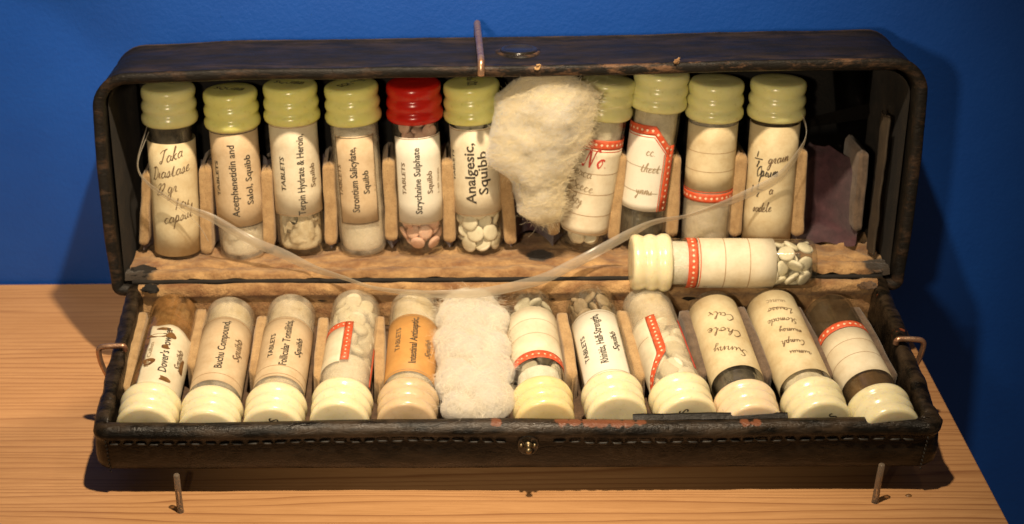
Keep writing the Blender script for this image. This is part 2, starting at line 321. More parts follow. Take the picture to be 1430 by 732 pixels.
# ---------------------------------------------------------------- the case
case = empty('medicine_case', Matrix.Translation((0, -3, 0)), 'open black leather medicine case with tan padded hinge, lid standing upright behind its tray', 'case')
def part(name, V, F, mat, fr, parent=None, smooth=True, label=None):
    o = mesh(name, V, F, mat, None, smooth); par = parent or case
    o.parent = par; o.matrix_parent_inverse = par.matrix_world.inverted() if par == case else Matrix.Identity(4)
    if par == case: o.matrix_basis = fr
    if label: o['label'] = label
    return o
def rr_loop(x0, x1, y0, y1, r0, r1, step=.22):
    """rounded rectangle, corner radius r0 on the y0 side and r1 on the y1 side: list of (point, outward normal)"""
    L = []
    def line(a, b, n):
        k = max(1, int((Vector(b) - Vector(a)).length / step))
        for i in range(k): L.append((Vector(a).lerp(Vector(b), i / k), Vector(n)))
    def arc(c, r, a0, a1):
        k = 9
        for i in range(k): a = a0 + (a1 - a0) * i / k; L.append((Vector((c[0] + r * math.cos(a), c[1] + r * math.sin(a))), Vector((math.cos(a), math.sin(a)))))
    h = math.pi / 2
    line((x0 + r0, y0), (x1 - r0, y0), (0, -1)); arc((x1 - r0, y0 + r0), r0, -h, 0)
    line((x1, y0 + r0), (x1, y1 - r1), (1, 0)); arc((x1 - r1, y1 - r1), r1, 0, h)
    line((x1 - r1, y1), (x0 + r1, y1), (0, 1)); arc((x0 + r1, y1 - r1), r1, h, 2 * h)
    line((x0, y1 - r1), (x0, y0 + r0), (-1, 0)); arc((x0 + r0, y0 + r0), r0, 2 * h, 3 * h)
    return L
def shell(loop, prof, post):
    V = []; F = []; n = len(loop)
    for (off, d) in prof:
        for p, nn in loop: q = p + nn * off; V.append(post(q.x, q.y, d, p, nn))
    for i in range(len(prof) - 1):
        for k in range(n): a, b = i * n + k, i * n + (k + 1) % n; F.append((a, b, b + n, a + n))
    F.append(tuple(range(n))); F.append(tuple((len(prof) - 1) * n + k for k in range(n))[::-1]); return V, F
def sstep(a, b, x): t = min(1, max(0, (x - a) / (b - a))); return t * t * (3 - 2 * t)
# lid
def lidpost(x, u, d, p, nn):
    if u < .2: u = u - (.07 * (1 - sstep(11.2, 11.75, abs(x)))) * (1 - sstep(-.1, .2, u))
    if u > 5: u += -.10 * (1 - sstep(-12, -8, x)) * sstep(5, 6, u) + .07 * sstep(2, 8, x) * sstep(5, 6, u) - .02
    if abs(x) > 11: k = math.sin(max(0, min(1, u / 6.2)) * math.pi); x += math.copysign(.09 * k, x)
    a = .02
    g = fb(x * .5, u * .5, d, 1.) * a
    return (x + nn.x * g, d + fb(x * .35, u * .35, 3.1) * .03, u + nn.y * g)
prof = [(-.34, 3.72), (-.34, 2.4), (-.33, 1.2), (-.33, .4), (-.32, .12), (-.27, .03), (-.18, -.01), (-.08, -.015), (-.01, .01), (.025, .06), (.028, .12), (.01, .17), (-.02, .20),
        (-.02, .5), (.0, .9), (.01, 1.6), (.0, 2.4), (-.02, 3.1), (.0, 3.36), (.035, 3.45), (.035, 3.55), (-.03, 3.63), (-.01, 3.72), (-.07, 3.92), (-.2, 4.06), (-.5, 4.12)]
loop = rr_loop(-12.15, 12.15, -.52, 6.62, .30, 1.0)
V, F = shell(loop, prof, lidpost); lid = part('lid', V, F, 'leather', FL)
# lining of the lid: thin inner skin just inside the leather
loop2 = rr_loop(-11.80, 11.80, -.16, 6.27, .2, .8)
V, F = shell(loop2, [(0, .35), (0, 1.5), (0, 3.70), (-.2, 3.715)], lambda x, u, d, p, nn: (x, d, u)); F = [F[-1]] + F[:-2]
part('lid_lining', V, F, 'inner', FL)
def flap(a, b): n_ = .9 + .75 * a; u = .3 + 4.4 * b; return (11.42 - .06 * math.sin(a * 3.14) + .04 * fb(n_, u * .8), n_ + .05 * nz(u * 1.5, 2), u + .08 * nz(a * 4, b * 3))
V, F = grid(10, 40, flap); V2 = [(x_ + .05, y_, z_) for x_, y_, z_ in V]; n0 = len(V); E_ = [j * 11 for j in range(41)]; E2 = [j * 11 + 10 for j in range(41)]
F2 = [tuple(i + n0 for i in f[::-1]) for f in F] + [(E_[j], E_[j + 1], E_[j + 1] + n0, E_[j] + n0) for j in range(40)] + [(E2[j + 1], E2[j], E2[j] + n0, E2[j + 1] + n0) for j in range(40)] + [(440 + i + 1, 440 + i, 440 + i + n0, 440 + i + 1 + n0) for i in range(10)]
part('side_flap', V + V2, F + F2, 'flap', FL, label='brown side flap inside the right end of the lid')
# shelf pad of the lid
def padlid(a, b):
    x = -11.75 + 23.5 * a; n = .11 + .05 * nz(x * .8, 2) + 3.6 * b * b
    u = -.42 + .46 * sstep(0, .22, n) ** .6 + .09 * math.exp(-((n - .35) / .25) ** 2) - .10 * math.exp(-((n - .95 - .15 * nz(x * .4, 3)) / .12) ** 2) + .03
    u += .06 * fb(x * .7, n * 1.4, 0) + .05 * nz(x * 1.3, n * 2, 4) + .03 * nz(x * 3.1, n * 3, 7)
    if x > 9: u += .14 * nz(x * 2.2, n * 3, 9) + .06
    n2 = n + .03 * nz(x * .9, 0, 7)
    return (x, n2, u)
V, F = grid(300, 44, padlid); part('hinge_pad', V, F, 'pad_lid', FL, label='tan padded ledge of the lid, stained black at its left end')
def padtray(a, b):
    x = -11.25 + 22.5 * a
    P = [(.08, -.40), (.10, -.16), (.16, -.04), (.27, .05), (.38, .05), (.48, -.06), (.53, -.22), (.42, -.45), (.55, -.8), (.58, -1.38)]
    f = b * (len(P) - 1); i = min(int(f), len(P) - 2); k = f - i; v = P[i][0] * (1 - k) + P[i + 1][0] * k; w_ = P[i][1] * (1 - k) + P[i + 1][1] * k
    g = .05 * fb(x * .6, b * 2, 2) + .04 * nz(x * 1.3, b * 3, 5)
    if x > 8.5: g += .09 * nz(x * 2.5, b * 4, 3)
    return (x, -(v + g * .5), w_ + g)
V, F = grid(260, 24, padtray); part('hinge_pad', V, F, 'pad_tray', FT, label='tan padded roll along the back edge of the tray')
V, F = tube([(-11.5 + 23 * i / 80, .01 + .02 * nz(i * .7, 1), -.07 + .03 * nz(i * .5, 4)) for i in range(81)], .075, 8); part('seam_shade_cord', V, F, 'inner', FT)  # dark cord added in the seam to stand for the crease's shade
# tray
def traypost(x, v, d, p, nn):
    w_ = d
    front = sstep(5.8, 6.5, v)
    if d > -.9:
        w_ += front * (.11 * math.exp(-((x - .6) / 2.2) ** 2) - .03 + .03 * nz(x * .5, 1, 1)) * sstep(-.9, -.2, d)
        if v < 5.8: w_ += .07 * fb(x, v * .9, 1)
        if v < .8 and abs(x) < 11.2: w_ = w_ - .38 * (1 - sstep(.5, .8, v)) * (1 - sstep(10.6, 11.1, abs(x)))
    amp = .035 if nn.y > .7 else .075
    g = amp * fb(x * .7, v * .7, d * .7)
    if x > 10.9 and v > 6.0: g += .07 * nz(x * 3, v * 3, d * 3)
    v += front * (.05 * math.sin(x * .5) + .05 * math.exp(-((x - .4) / 2) ** 2)) * sstep(-1.5, -.4, d)
    return (x + nn.x * g, -(v + nn.y * g), w_ + g * .5)
prof = [(-.46, -1.42), (-.45, -1.0), (-.44, -.35), (-.42, -.10), (-.35, -.015), (-.24, .0), (-.15, -.02), (-.04, -.07), (.035, -.16), (.06, -.26), (.03, -.35), (-.005, -.42), (.0, -.55),
        (.04, -.75), (.07, -1.0), (.07, -1.2), (.04, -1.38), (-.02, -1.52), (-.13, -1.63), (-.3, -1.69), (-.6, -1.71)]
loop = rr_loop(-11.58, 11.60, -.02, 6.80, .25, .38)
V, F = shell(loop, prof, traypost); tray = part('tray', V, F, 'leather_rough', FT)
V, F = grid(60, 20, lambda a, b: (-10.9 + 21.8 * a, -(.4 + 5.95 * b), -1.40 + .03 * fb(a * 30, b * 9))); part('tray_lining', V, F, 'dirt_felt', FT)
# front stitching (chain stitch): short fat stitches, each a little different
V = []; F = []; x = -11.0
while x < 11.0:
    L = .30 + .07 * rnd(); z = -.50 + .05 * nz(x * .6, 0) + .03 * (rnd() - .5)
    v = 6.82 + .05 * math.sin(x * .5) + .05 * math.exp(-((x - .4) / 2) ** 2) + .015; z += .06 * math.exp(-((x - .6) / 2.2) ** 2)
    sl = .035 * (1 if int(x * 3) % 2 else -1)
    if not (-.15 < x < 1.05):
        a, b = tube([(x - L / 2, -v + .03, z - sl), (x - L / 4, -v - .01, z), (x + L / 4, -v - .01, z), (x + L / 2, -v + .03, z + sl)], [.012, .035, .037, .012], 6)
        F += [tuple(i + len(V) for i in f) for f in b]; V += a
    x += L + .05 + .03 * rnd()
st = part('stitching', V, F, 'thread', FT); st['kind'] = 'stuff'
for side in (-1, 1):
    V = []; F = []
    for k in range(9):
        z = -.35 - k * .14
        a, b = tube([(side * 11.22, -6.86, z), (side * 11.24, -6.89, z - .05), (side * 11.22, -6.86, z - .1)], [.012, .03, .012], 5)
        F += [tuple(i + len(V) for i in f) for f in b]; V += a
    o = part('corner_stitching', V, F, 'thread', FT); o['kind'] = 'stuff'
# loose strip of leather lying on the front rim
V, F = grid(60, 3, lambda a, b: (3.3 + 4.2 * a, -(6.30 + .16 * b), .035 + .02 * nz(a * 7, b) + .05 * math.sin(a * 2.2) - .10 * b)); V2 = [(v[0], v[1], v[2] - .05) for v in V]; n0 = len(V)
part('lining_strip', [(x_, y_, z_ - .02) for x_, y_, z_ in V + V2], F + [tuple(i + n0 for i in f[::-1]) for f in F] + [(i * 61 + 60, (i + 1) * 61 + 60, (i + 1) * 61 + 60 + n0, i * 61 + 60 + n0) for i in range(3)] + [(i + 1, i, i + n0, i + 1 + n0) for i in range(60)], 'leather_plain', FT)
# press stud on the front, snap disc on the lid top
fs = Matrix.Translation(TP(.43, 6.90, -.56)) @ FT.to_3x3().to_4x4() @ Matrix.Rotation(R_(90), 4, 'X')
V, F = lathe([(.34, -.05), (.33, .01), (.30, .035), (.27, .03), (.22, .015), (0.0, .01)], 30, lambda a, r, z: (r * (1 + .12 * math.cos(2 * a)), z + .01 * math.sin(5 * a)))
sp = part('stud_plate', V, F, 'black_enamel', fs)
V, F = lathe([(.13, .0), (.12, .05), (.07, .09), (.055, .15), (.085, .20), (.095, .25), (.07, .30), (.0, .315)], 20); part('press_stud', V, F, 'brass', fs)
V, F = lathe([(.06, .0), (.05, .06), (0, .08)], 12)
for dx, dz in ((.17, .02), (-.2, .02)): part('rivet', V, F, 'brass', fs @ Matrix.Translation((dx, dz, .03)))
fd = Matrix.Translation(LP(.45, 6.635, 1.72)) @ FL.to_3x3().to_4x4()
V, F = lathe([(.56, -.03), (.56, .04), (.52, .085), (.47, .09), (.44, .055), (.0, .07)], 40); part('snap_disc', V, F, 'black_enamel', fd)
V, F = lathe([(.68, -.06), (.66, .012), (.56, .02), (.5, .0)], 40, lambda a, r, z: (r * (1 + .06 * math.sin(3 * a + 1)), z + .008 * math.sin(7 * a))); part('snap_patch', V, F, 'leather', fd)
# torn scraps on the lid edge
for (x, n, u, s) in ((.9, -.02, 6.6, .10), (1.05, .5, 6.64, .07), (4.9, -.02, 6.72, .12), (5.15, .1, 6.72, .08), (-8.3, 0, 0, .0)):
    if s and x != 1.05 and x != 5.15:
        s *= .75; P = [(x + s * (rnd() - .5) * 2.2, n + s * (rnd() - .5), u + s * (rnd() - .5) * 2) for _ in range(6)]; V, F = tube(catmull(P, 4), .035, 6); part('torn_scrap', V, F, 'pad_lid', FL)
# stains as loose matted clumps at the left end of the hinge
def clump(name, M0, c, r, mat, seed, label):
    V = []; F = []; bm = bmesh.new(); bmesh.ops.create_icosphere(bm, subdivisions=4, radius=1)
    for v in bm.verts:
        d = v.co.normalized(); k = 1 + .28 * fb(d.x * 1.6 + seed, d.y * 1.6, d.z * 1.6) + .12 * fb(d.x * 6, d.y * 6 + seed, d.z * 6)
        V.append((c[0] + d.x * r[0] * k, c[1] + d.y * r[1] * k, c[2] + d.z * r[2] * k))
    bm.verts.index_update(); F = [tuple(v.index for v in f.verts) for f in bm.faces]; bm.free(); part(name, V, F, mat, M0, label=label)
clump('rotted_patch', FL, (-11.25, .55, .10), (.42, .40, .09), 'inner', 2, 'black rotted patch at the left end of the lid ledge')
clump('rotted_patch', FT, (-10.85, -.40, .0), (.28, .20, .09), 'inner', 5, 'black rotted patch at the left end of the tray roll')
clump('rotted_patch', FL, (11.35, .5, .06), (.36, .4, .09), 'dirt_felt', 8, 'brown rotted patch at the right end of the lid ledge')
clump('rotted_patch', FT, (10.95, -.4, -.03), (.28, .25, .09), 'dirt_felt', 11, 'brown rotted patch at the right end of the tray roll')
# dividers: slim felt covered ridges
def ridge(pa, pb, wdt, deep, fn, mat, seed):
    """fn(x, along, h) -> point ; pa, pb = (x, along) of top and bottom; deep = total thickness below the face"""
    a, b = Vector(pa), Vector(pb); L = (b - a).length; n = 26; m_ = 12; V = []; F = []
    for i in range(n + 1):
        t = i / n; s = t * L; e = min(s, L - s); hw = wdt / 2 * (1 if e > wdt * .45 else math.sqrt(max(0.02, 1 - ((wdt * .45 - e) / (wdt * .45)) ** 2)))
        c = a.lerp(b, t)
        hw *= 1 + .10 * nz(s * 1.3, seed); c = c + Vector((.03 * nz(s, seed + 4), 0))
        for j in range(m_ + 1):
            q = j / m_ * 2 - 1; xx = q * hw; h = -.10 * abs(q) ** 5 * 1.0 if abs(q) < .99 else -deep
            if e < .12: h -= .12 * (1 - e / .12) ** 2
            h += .03 * nz(s * 2, q * 2, seed)
            V.append(fn(c.x + xx, c.y, h))
    for i in range(n):
        for j in range(m_): k = i * (m_ + 1) + j; F.append((k, k + 1, k + m_ + 2, k + m_ + 1))
    for i in (0, n):     # end skirts
        base = len(V)
        for j in range(m_ + 1): x_ = V[i * (m_ + 1) + j]; V.append(x_)
        c = a.lerp(b, i / n)
        for j in range(m_ + 1): V[base + j] = fn(c.x + (j / m_ * 2 - 1) * wdt * .15, c.y, -deep)
        for j in range(m_): k = i * (m_ + 1) + j; F.append((k, k + 1, base + j + 1, base + j))
    return V, F
LR = [((-11.13, 2.9), (-11.46, .38)), ((-9.31, 3.07), (-9.45, .04)), ((-7.37, 2.96), (-7.42, .22)), ((-5.43, 3.12), (-5.42, .33)), ((-3.55, 3.24), (-3.49, .45)), ((-1.71, 3.22), (-1.65, .38)),
      ((.07, 2.95), (.3, .3)), ((1.80, 2.9), (1.62, .6)), ((3.67, 3.32), (3.52, .4)), ((5.35, 3.25), (5.34, .5)), ((7.36, 3.28), (7.34, .5)), ((9.18, 3.42), (9.28, .5)), ((11.10, 3.31), (11.15, .65))]
for i, (a, b) in enumerate(LR):
    wd = .46 if i not in (0, 12) else .36
    V, F = ridge(a, b, wd, 1.7, lambda x, u, h: (x, 1.9 - h, u), 'felt', i * 3.3)
    part('slot_divider', V, F, 'felt_grey' if i == 12 else 'felt', FL, label='grimy grey divider beside the empty slot' if i == 12 else None)
for i in range(12):
    a, b = LR[i], LR[i + 1]
    def fn(p, q, a=a, b=b):
        u = .25 + (2.7 + .15 * math.sin(p * 7 + i)) * q; k = 1 - (u - .3) / 2.8; x0 = a[0][0] + (a[1][0] - a[0][0]) * k; x1 = b[0][0] + (b[1][0] - b[0][0]) * k
        n = 1.95 + 1.5 * math.sin(math.pi * p) ** .8 + .03 * fb(p * 5, u * 2, i)
        n += .4 * sstep(.86, 1, q)
        if i == 11 and q < .12: n -= 1.2 * (1 - q / .12) * math.sin(math.pi * p) ** .5; u += .02
        if i == 11: u += -.10 * math.sin(math.pi * p) * (1 - q) * 1.0 + .12 * nz(p * 3, 2) * (1 - q)
        return (x0 + (x1 - x0) * p, n, u)
    V, F = grid(24, 24, fn); part('slot_lining', V, F, 'velvet', FL, label='purple velvet lining of the empty slot at the right' if i == 11 else None)
TR = [((-11.08, 1.0), (-11.05, 4.5)), ((-9.26, .88), (-9.26, 3.6)), ((-7.38, 1.25), (-7.39, 3.9)), ((-5.49, 1.35), (-5.51, 4.1)), ((-3.8, 1.3), (-3.72, 4.3)), ((-1.98, 1.3), (-1.95, 4.1)), ((-.02, 1.25), (-.0, 4.1)),
      ((1.71, 1.2), (1.86, 4.1)), ((3.5, 1.1), (3.80, 4.2)), ((5.38, 1.12), (5.55, 4.1)), ((7.05, .96), (7.42, 4.1)), ((8.72, .98), (9.2, 4.1)), ((10.48, 1.0), (10.95, 4.2))]
for i, (a, b) in enumerate(TR):
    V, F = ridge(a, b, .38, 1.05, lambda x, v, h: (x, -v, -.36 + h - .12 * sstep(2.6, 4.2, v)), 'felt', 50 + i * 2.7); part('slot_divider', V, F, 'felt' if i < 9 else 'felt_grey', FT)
# hidden wedge block that carries the tray
V, F = rbox(15, 3.6, 1.2, .1); V = [(v.x, v.y - 2.2, 1.02 + v.z * (1 if v.z < 0 else 1) + (.16 * (v.y) if v.z > 0 else 0)) for v in V]
wb = mesh('support_block', [(v[0], v[1], v[2] - .42) for v in V], F, 'black_enamel', smooth=False); tag(wb, 'low black support block hidden under the tilted tray of the case', 'block')

# ---------------------------------------------------------------- vials
GL, RG, RC = 4.40, .74, .86
CAPP = [(.70, 4.30), (.80, 4.30), (.86, 4.36), (.885, 4.46), (.875, 4.56), (.835, 4.63), (.808, 4.69), (.835, 4.75), (.862, 4.84), (.855, 4.94), (.822, 5.01), (.792, 5.07), (.815, 5.13),
        (.842, 5.23), (.845, 5.33), (.825, 5.405), (.785, 5.445), (.73, 5.462), (.4, 5.475), (0, 5.48)]
TUBE = [(.69, 4.75), (.70, 4.40), (.735, 4.28), (RG, 4.15), (RG, 2.5), (RG, .6), (RG, .22), (.72, .12), (.67, .045), (.58, .01), (.35, .0), (0, .02)]
TIN = [(.665, 4.75), (.668, 4.2), (.668, .5), (.66, .28), (.60, .17), (.45, .13), (0, .15)]
def capwob(a, r, z): return (r, z + (.035 * math.sin(a + .8) if 4.6 < z < 5.4 else .012 * math.sin(a)))
def cyl(s, z, h=0.): r = RG + .012 + h; a = s / RG; return (r * math.sin(a), -r * math.cos(a), z)
def vialmat(top, bot): # cap end, glass end, in world; front normal
    z = (top - bot).normalized(); return z
def sheet(name, poly_fn, s0, s1, z0, z1, h, mat, parent, thick=.012, ns=None, nzz=4):
    ns = ns or max(2, int((s1 - s0) / .07))
    V, F = grid(ns, nzz, lambda a, b: cyl(*poly_fn(s0 + (s1 - s0) * a, z0 + (z1 - z0) * b), h)); n = len(V)
    W, _ = grid(ns, nzz, lambda a, b: cyl(*poly_fn(s0 + (s1 - s0) * a, z0 + (z1 - z0) * b), h - thick)); k = ns + 1
    F2 = F + [tuple(i + n for i in f[::-1]) for f in F]
    for i in range(ns): F2.append((i + 1, i, i + n, i + 1 + n)); q = nzz * k + i; F2.append((q, q + 1, q + 1 + n, q + n))
    for j in range(nzz): q = j * k; F2.append((q, q + k, q + k + n, q + n)); q = j * k + ns; F2.append((q + k, q, q + n, q + k + n))
    return mesh(name, V + W, F2, mat, parent)
ident = lambda s, z: (s, z)
def strip_path(pts, wd, h, n_sub=1):
    V = []; F = []
    for i, p in enumerate(pts):
        a = pts[max(i - 1, 0)]; b = pts[min(i + 1, len(pts) - 1)]; dx, dz = b[0] - a[0], b[1] - a[1]; l = math.hypot(dx, dz) or 1
        w_ = wd if not callable(wd) else wd(dx, dz); nx, nz_ = -dz / l * w_ / 2, dx / l * w_ / 2
        V += [cyl(p[0] + nx, p[1] + nz_, h), cyl(p[0] - nx, p[1] - nz_, h)]
        if i: k = 2 * i; F.append((k - 2, k, k + 1, k - 1))
    return V, F
def lines(parent, zs, s0=-1.1, s1=1.1, mat='line_ink', wd=.022, tilt=0., name='ruled_line', h=.006):
    for z in zs:
        V, F = strip_path([(s0 + (s1 - s0) * i / 16, z + tilt * (s0 + (s1 - s0) * i / 16)) for i in range(17)], wd, h); mesh(name, V, F, mat, parent)
_tc = {}
def text_mesh(s):
    if s in _tc: return _tc[s]
    c = bpy.data.curves.new('t', 'FONT'); c.body = s; c.size = 1; c.resolution_u = 2; c.offset = .018
    o = bpy.data.objects.new('t', c); COL.objects.link(o); dg = bpy.context.evaluated_depsgraph_get(); dg.update()
    me = bpy.data.meshes.new_from_object(o.evaluated_get(dg)); bpy.data.objects.remove(o); bpy.data.curves.remove(c)
    vs = [v.co.copy() for v in me.vertices]; fs = [tuple(p.vertices) for p in me.polygons]; bpy.data.meshes.remove(me)
    x0, x1 = min(v.x for v in vs), max(v.x for v in vs); _tc[s] = ([((v.x - x0) / (x1 - x0) - .5, v.y) for v in vs], fs); return _tc[s]
def lettering(parent, s, length, height, dx, zc, d, mat='ink', tilt=0., slant=0., name='lettering', jag=0.):
    """printed line; d=+1 reads towards the cap, d=-1 towards the closed end; height = capital height"""
    vs, fs = text_mesh(s); s0 = RG * math.asin(max(-.97, min(.97, dx / RG)))
    bm = bmesh.new(); bv = [bm.verts.new((x * length + slant * y * height, (y - .36) * height / .70, 0)) for x, y in vs]
    for f in fs:
        try: bm.faces.new([bv[i] for i in f])
        except ValueError: pass
    yy = -.6
    while yy < .6:
        bmesh.ops.bisect_plane(bm, geom=bm.verts[:] + bm.edges[:] + bm.faces[:], plane_co=(0, yy, 0), plane_no=(0, 1, 0)); yy += .07
    bm.verts.index_update()
    V = [cyl(s0 - d * (v.co.y) + tilt * v.co.x, zc + d * v.co.x, .010) for v in bm.verts]; F = [tuple(v.index for v in f.verts) for f in bm.faces]; bm.free()
    return mesh(name, V, F, mat, parent, smooth=False)
# a small cursive alphabet for the handwriting
CUR = {'a': [(.75, .8), (.4, 1), (.1, .5), (.35, 0), (.7, .4), (.78, .95), (.72, .3), (.95, .05)], 'c': [(.7, .8), (.4, 1), (.1, .45), (.4, 0), (.85, .2)], 'd': [(.7, .8), (.4, 1), (.1, .5), (.35, 0), (.7, .5), (.95, 2.1), (.72, .4), (.95, .05)],
       'e': [(.1, .4), (.55, .6), (.6, .95), (.3, .9), (.15, .3), (.45, 0), (.9, .3)], 'g': [(.7, .85), (.35, 1), (.1, .5), (.4, .1), (.72, .9), (.55, -.9), (.15, -1), (.3, -.3), (.95, .25)], 'h': [(0, .2), (.55, 1.7), (.45, 2.1), (.2, 1.2), (.1, 0), (.3, .8), (.6, 1), (.6, .2), (.9, .1)],
       'i': [(.0, .2), (.3, 1), (.3, .2), (.6, .1)], 'k': [(0, .2), (.5, 1.8), (.35, 2.1), (.1, 0), (.3, .7), (.65, 1), (.3, .55), (.7, .05), (.9, .15)], 'l': [(0, .2), (.5, 1.8), (.35, 2.1), (.2, .5), (.4, 0), (.7, .2)],
       'm': [(0, .3), (.2, 1), (.2, 0), (.4, .9), (.55, .9), (.55, 0), (.8, .9), (.95, .8), (.95, .1), (1.2, .2)], 'n': [(0, .3), (.2, 1), (.2, 0), (.5, .95), (.7, .8), (.68, .1), (.95, .2)], 'o': [(.5, 1), (.1, .5), (.4, 0), (.7, .5), (.5, 1), (.95, .8)],
       'p': [(0, .3), (.3, 1.2), (.05, -1.1), (.3, .8), (.6, .95), (.65, .3), (.3, .05), (.9, .2)], 'r': [(0, .3), (.2, 1), (.45, .9), (.4, .2), (.75, .1)], 's': [(0, .2), (.4, 1), (.55, .4), (.3, 0), (.1, .15), (.8, .15)], 't': [(0, .3), (.35, 1.7), (.25, .3), (.45, 0), (.75, .2)],
       'u': [(0, .8), (.15, .2), (.4, .05), (.6, .9), (.62, .2), (.9, .1)], 'x': [(0, .9), (.3, .5), (.6, 0), (.3, .5), (.7, 1)], 'y': [(0, .9), (.2, .2), (.55, .9), (.35, -.9), (.05, -.8), (.8, .3)],
       'T': [(.0, 1.7), (.4, 2.1), (1.2, 2.2), (.8, 2.0), (.5, .5), (.3, 0), (.0, .2), (.3, .5)], 'D': [(.5, 2.1), (.3, .2), (.1, .1), (.7, 0), (1.1, 1.0), (.8, 2.0), (.1, 1.9)], 'O': [(.6, 2.0), (.15, 1.2), (.4, .1), (.9, .6), (.9, 1.6), (.5, 2.0), (.9, 1.9)], 'C': [(1., 1.7), (.7, 2.1), (.2, 1.0), (.5, 0), (1.1, .4)],
       'L': [(.1, 1.5), (.6, 2.2), (.6, 1.7), (.3, .3), (.1, .1), (.5, .1), (1.1, .2)], 'R': [(.2, 0), (.45, 2.), (.2, 1.8), (.8, 2.1), (.9, 1.4), (.4, 1.0), (.7, .3), (1.1, .1)], 'P': [(.2, 0), (.45, 2.), (.1, 1.7), (.8, 2.1), (.9, 1.4), (.4, 1.0)], 'S': [(.8, 1.8), (.5, 2.1), (.3, 1.5), (.7, .7), (.4, 0), (0, .3)],
       'N': [(-.3, .3), (.0, .0), (.35, 1.9), (.45, 1.9), (.8, .1), (.9, .1), (1.2, 1.9), (1.5, 2.1), (1.65, 1.8)], '1': [(.3, 1.9), (.15, .0)], '2': [(.1, 1.5), (.5, 1.9), (.6, 1.3), (.05, .1), (.7, .1)], '.': [(.2, .0), (.28, .08)], '-': [(0, .8), (.7, .8)], '/': [(0, .8), (.9, .8)], 'z': [(.0, .9), (.5, 1), (.1, 0), (.7, .1)], 'b': [(0, .2), (.4, 1.9), (.15, .2), (.5, .1), (.6, .8), (.3, .9), (.8, .8)]}
def script(parent, txt, s0, z0, size, mat='brown_ink', tilt=0., wd=.028, slant=.35, ang=0., name='handwriting', sx=.78, fade=None):
    """handwriting on a label; ang=0 reads around the tube, size = height of a small letter"""
    V = []; F = []; x = 0; ca, sa = math.cos(ang), math.sin(ang)
    for ch in txt:
        if ch == ' ': x += .5; continue
        g = CUR.get(ch)
        if not g: x += .6; continue
        P = catmull([(x + px + slant * py * .5, py + .08 * (rnd() - .5), 0) for px, py in g], 5)
        pts = []
        for p in P: a, b = p.x * size * sx, p.y * size + tilt * p.x * size * sx; pts.append((s0 + a * ca - b * sa, z0 + a * sa + b * ca))
        a, b = strip_path(pts, lambda dx, dz: wd * (1.05 if dz * ca - dx * sa < 0 else .55), .009); F += [tuple(i + len(V) for i in f) for f in b]; V += a
        x += max(p[0] for p in g) + .02
    return mesh(name, V, F, mat, parent, smooth=False)
def dots(parent, pts, r=.045, h=.010, mat='dot'):
    V = []; F = []
    for (s, z) in pts:
        b = len(V)
        for k in range(8):
            a = k * math.pi / 4; rr = r * (1 if k % 2 == 0 else .78); V.append(cyl(s + rr * math.cos(a), z + rr * math.sin(a), h))
        F.append(tuple(range(b, b + 8)))
    return tag(mesh('dot_row', V, F, mat, parent, smooth=False), kind='stuff')
def band(parent, z0, z1, s0=-1.5, s1=1.5, mat='red_ink', step=.17, fn=ident, dr=.045, rule=0):
    sheet('red_band', fn, s0, s1, z0, z1, .004, mat, parent, .003)
    k = int((s1 - s0) / step); zc = (z0 + z1) / 2; dots(parent, [fn(s0 + step * (i + .5), zc) for i in range(k)], dr)
    if rule:
        z = z1 + rule if rule > 0 else z0 + rule; V, F = strip_path([fn(s0 + (s1 - s0) * i / 20, z) for i in range(21)], .03, .006); mesh('thin_red_rule', V, F, mat, parent)
meshcache = {}
def vial(fr, label, cap, group, glass='glass', capscale=1., capturn=0., captext=None, captextrot=0.):
    o = empty('glass_vial', fr, label, 'vial', group)
    if 'tube' not in meshcache:
        V, F = lathe(TUBE, 40); V2, F2 = lathe(TIN, 40); n = len(V)
        g = mesh('glass_tube', V + V2, F + [tuple(i + n for i in f[::-1]) for f in F2] + [tuple((0 + k, 0 + (k + 1) % 40, n + (k + 1) % 40, n + k)) for k in range(40)], 'glass', o); meshcache['tube'] = g.data
    else:
        g = bpy.data.objects.new('glass_tube', meshcache['tube']); COL.objects.link(g); g.parent = o
    if glass != 'glass': g.material_slots[0].link = 'OBJECT'; g.material_slots[0].material = M[glass]
    if 'cap' not in meshcache:
        V, F = lathe(CAPP, 56, capwob); c_ = mesh('screw_cap', V, F, cap, o); meshcache['cap'] = c_.data
    else:
        c_ = bpy.data.objects.new('screw_cap', meshcache['cap']); COL.objects.link(c_); c_.parent = o
    c_.material_slots[0].link = 'OBJECT'; c_.material_slots[0].material = M[cap]; c_.rotation_euler.z = capturn; c_.scale = (capscale, capscale, 1)
    if captext:
        vs, fs = text_mesh(captext); a = captextrot; hh = .27; L = .98
        V = [((x * L) * math.cos(a) - (y - .36) * hh / .7 * math.sin(a), (x * L) * math.sin(a) + (y - .36) * hh / .7 * math.cos(a), 5.487) for x, y in vs]
        e = mesh('cap_lettering', V, fs, 'ink', c_, smooth=False); e.rotation_euler.z = -capturn
    return o
CAMP = Vector((-1.8782, -41.7674, 25.8931))
def facing(b, a, z):      # labels were turned to the front when the vials were slotted in
    y = (a + b) / 2 - CAMP; y = (y - z * y.dot(z)).normalized(); return frame(b, y.cross(z), y, z)
def lid_frame(top, bot, n=2.15, dn=0.):
    a, b = LP(top[0], top[1], n + dn), LP(bot[0], bot[1], n); z = (a - b).normalized(); return facing(b, a, z)
def tray_frame(junc, bot, w_=-.49):
    a, b = TP(junc[0], junc[1], w_), TP(bot[0], bot[1], w_); z = (a - b).normalized(); b = b + z * .12; return facing(b, a, z)
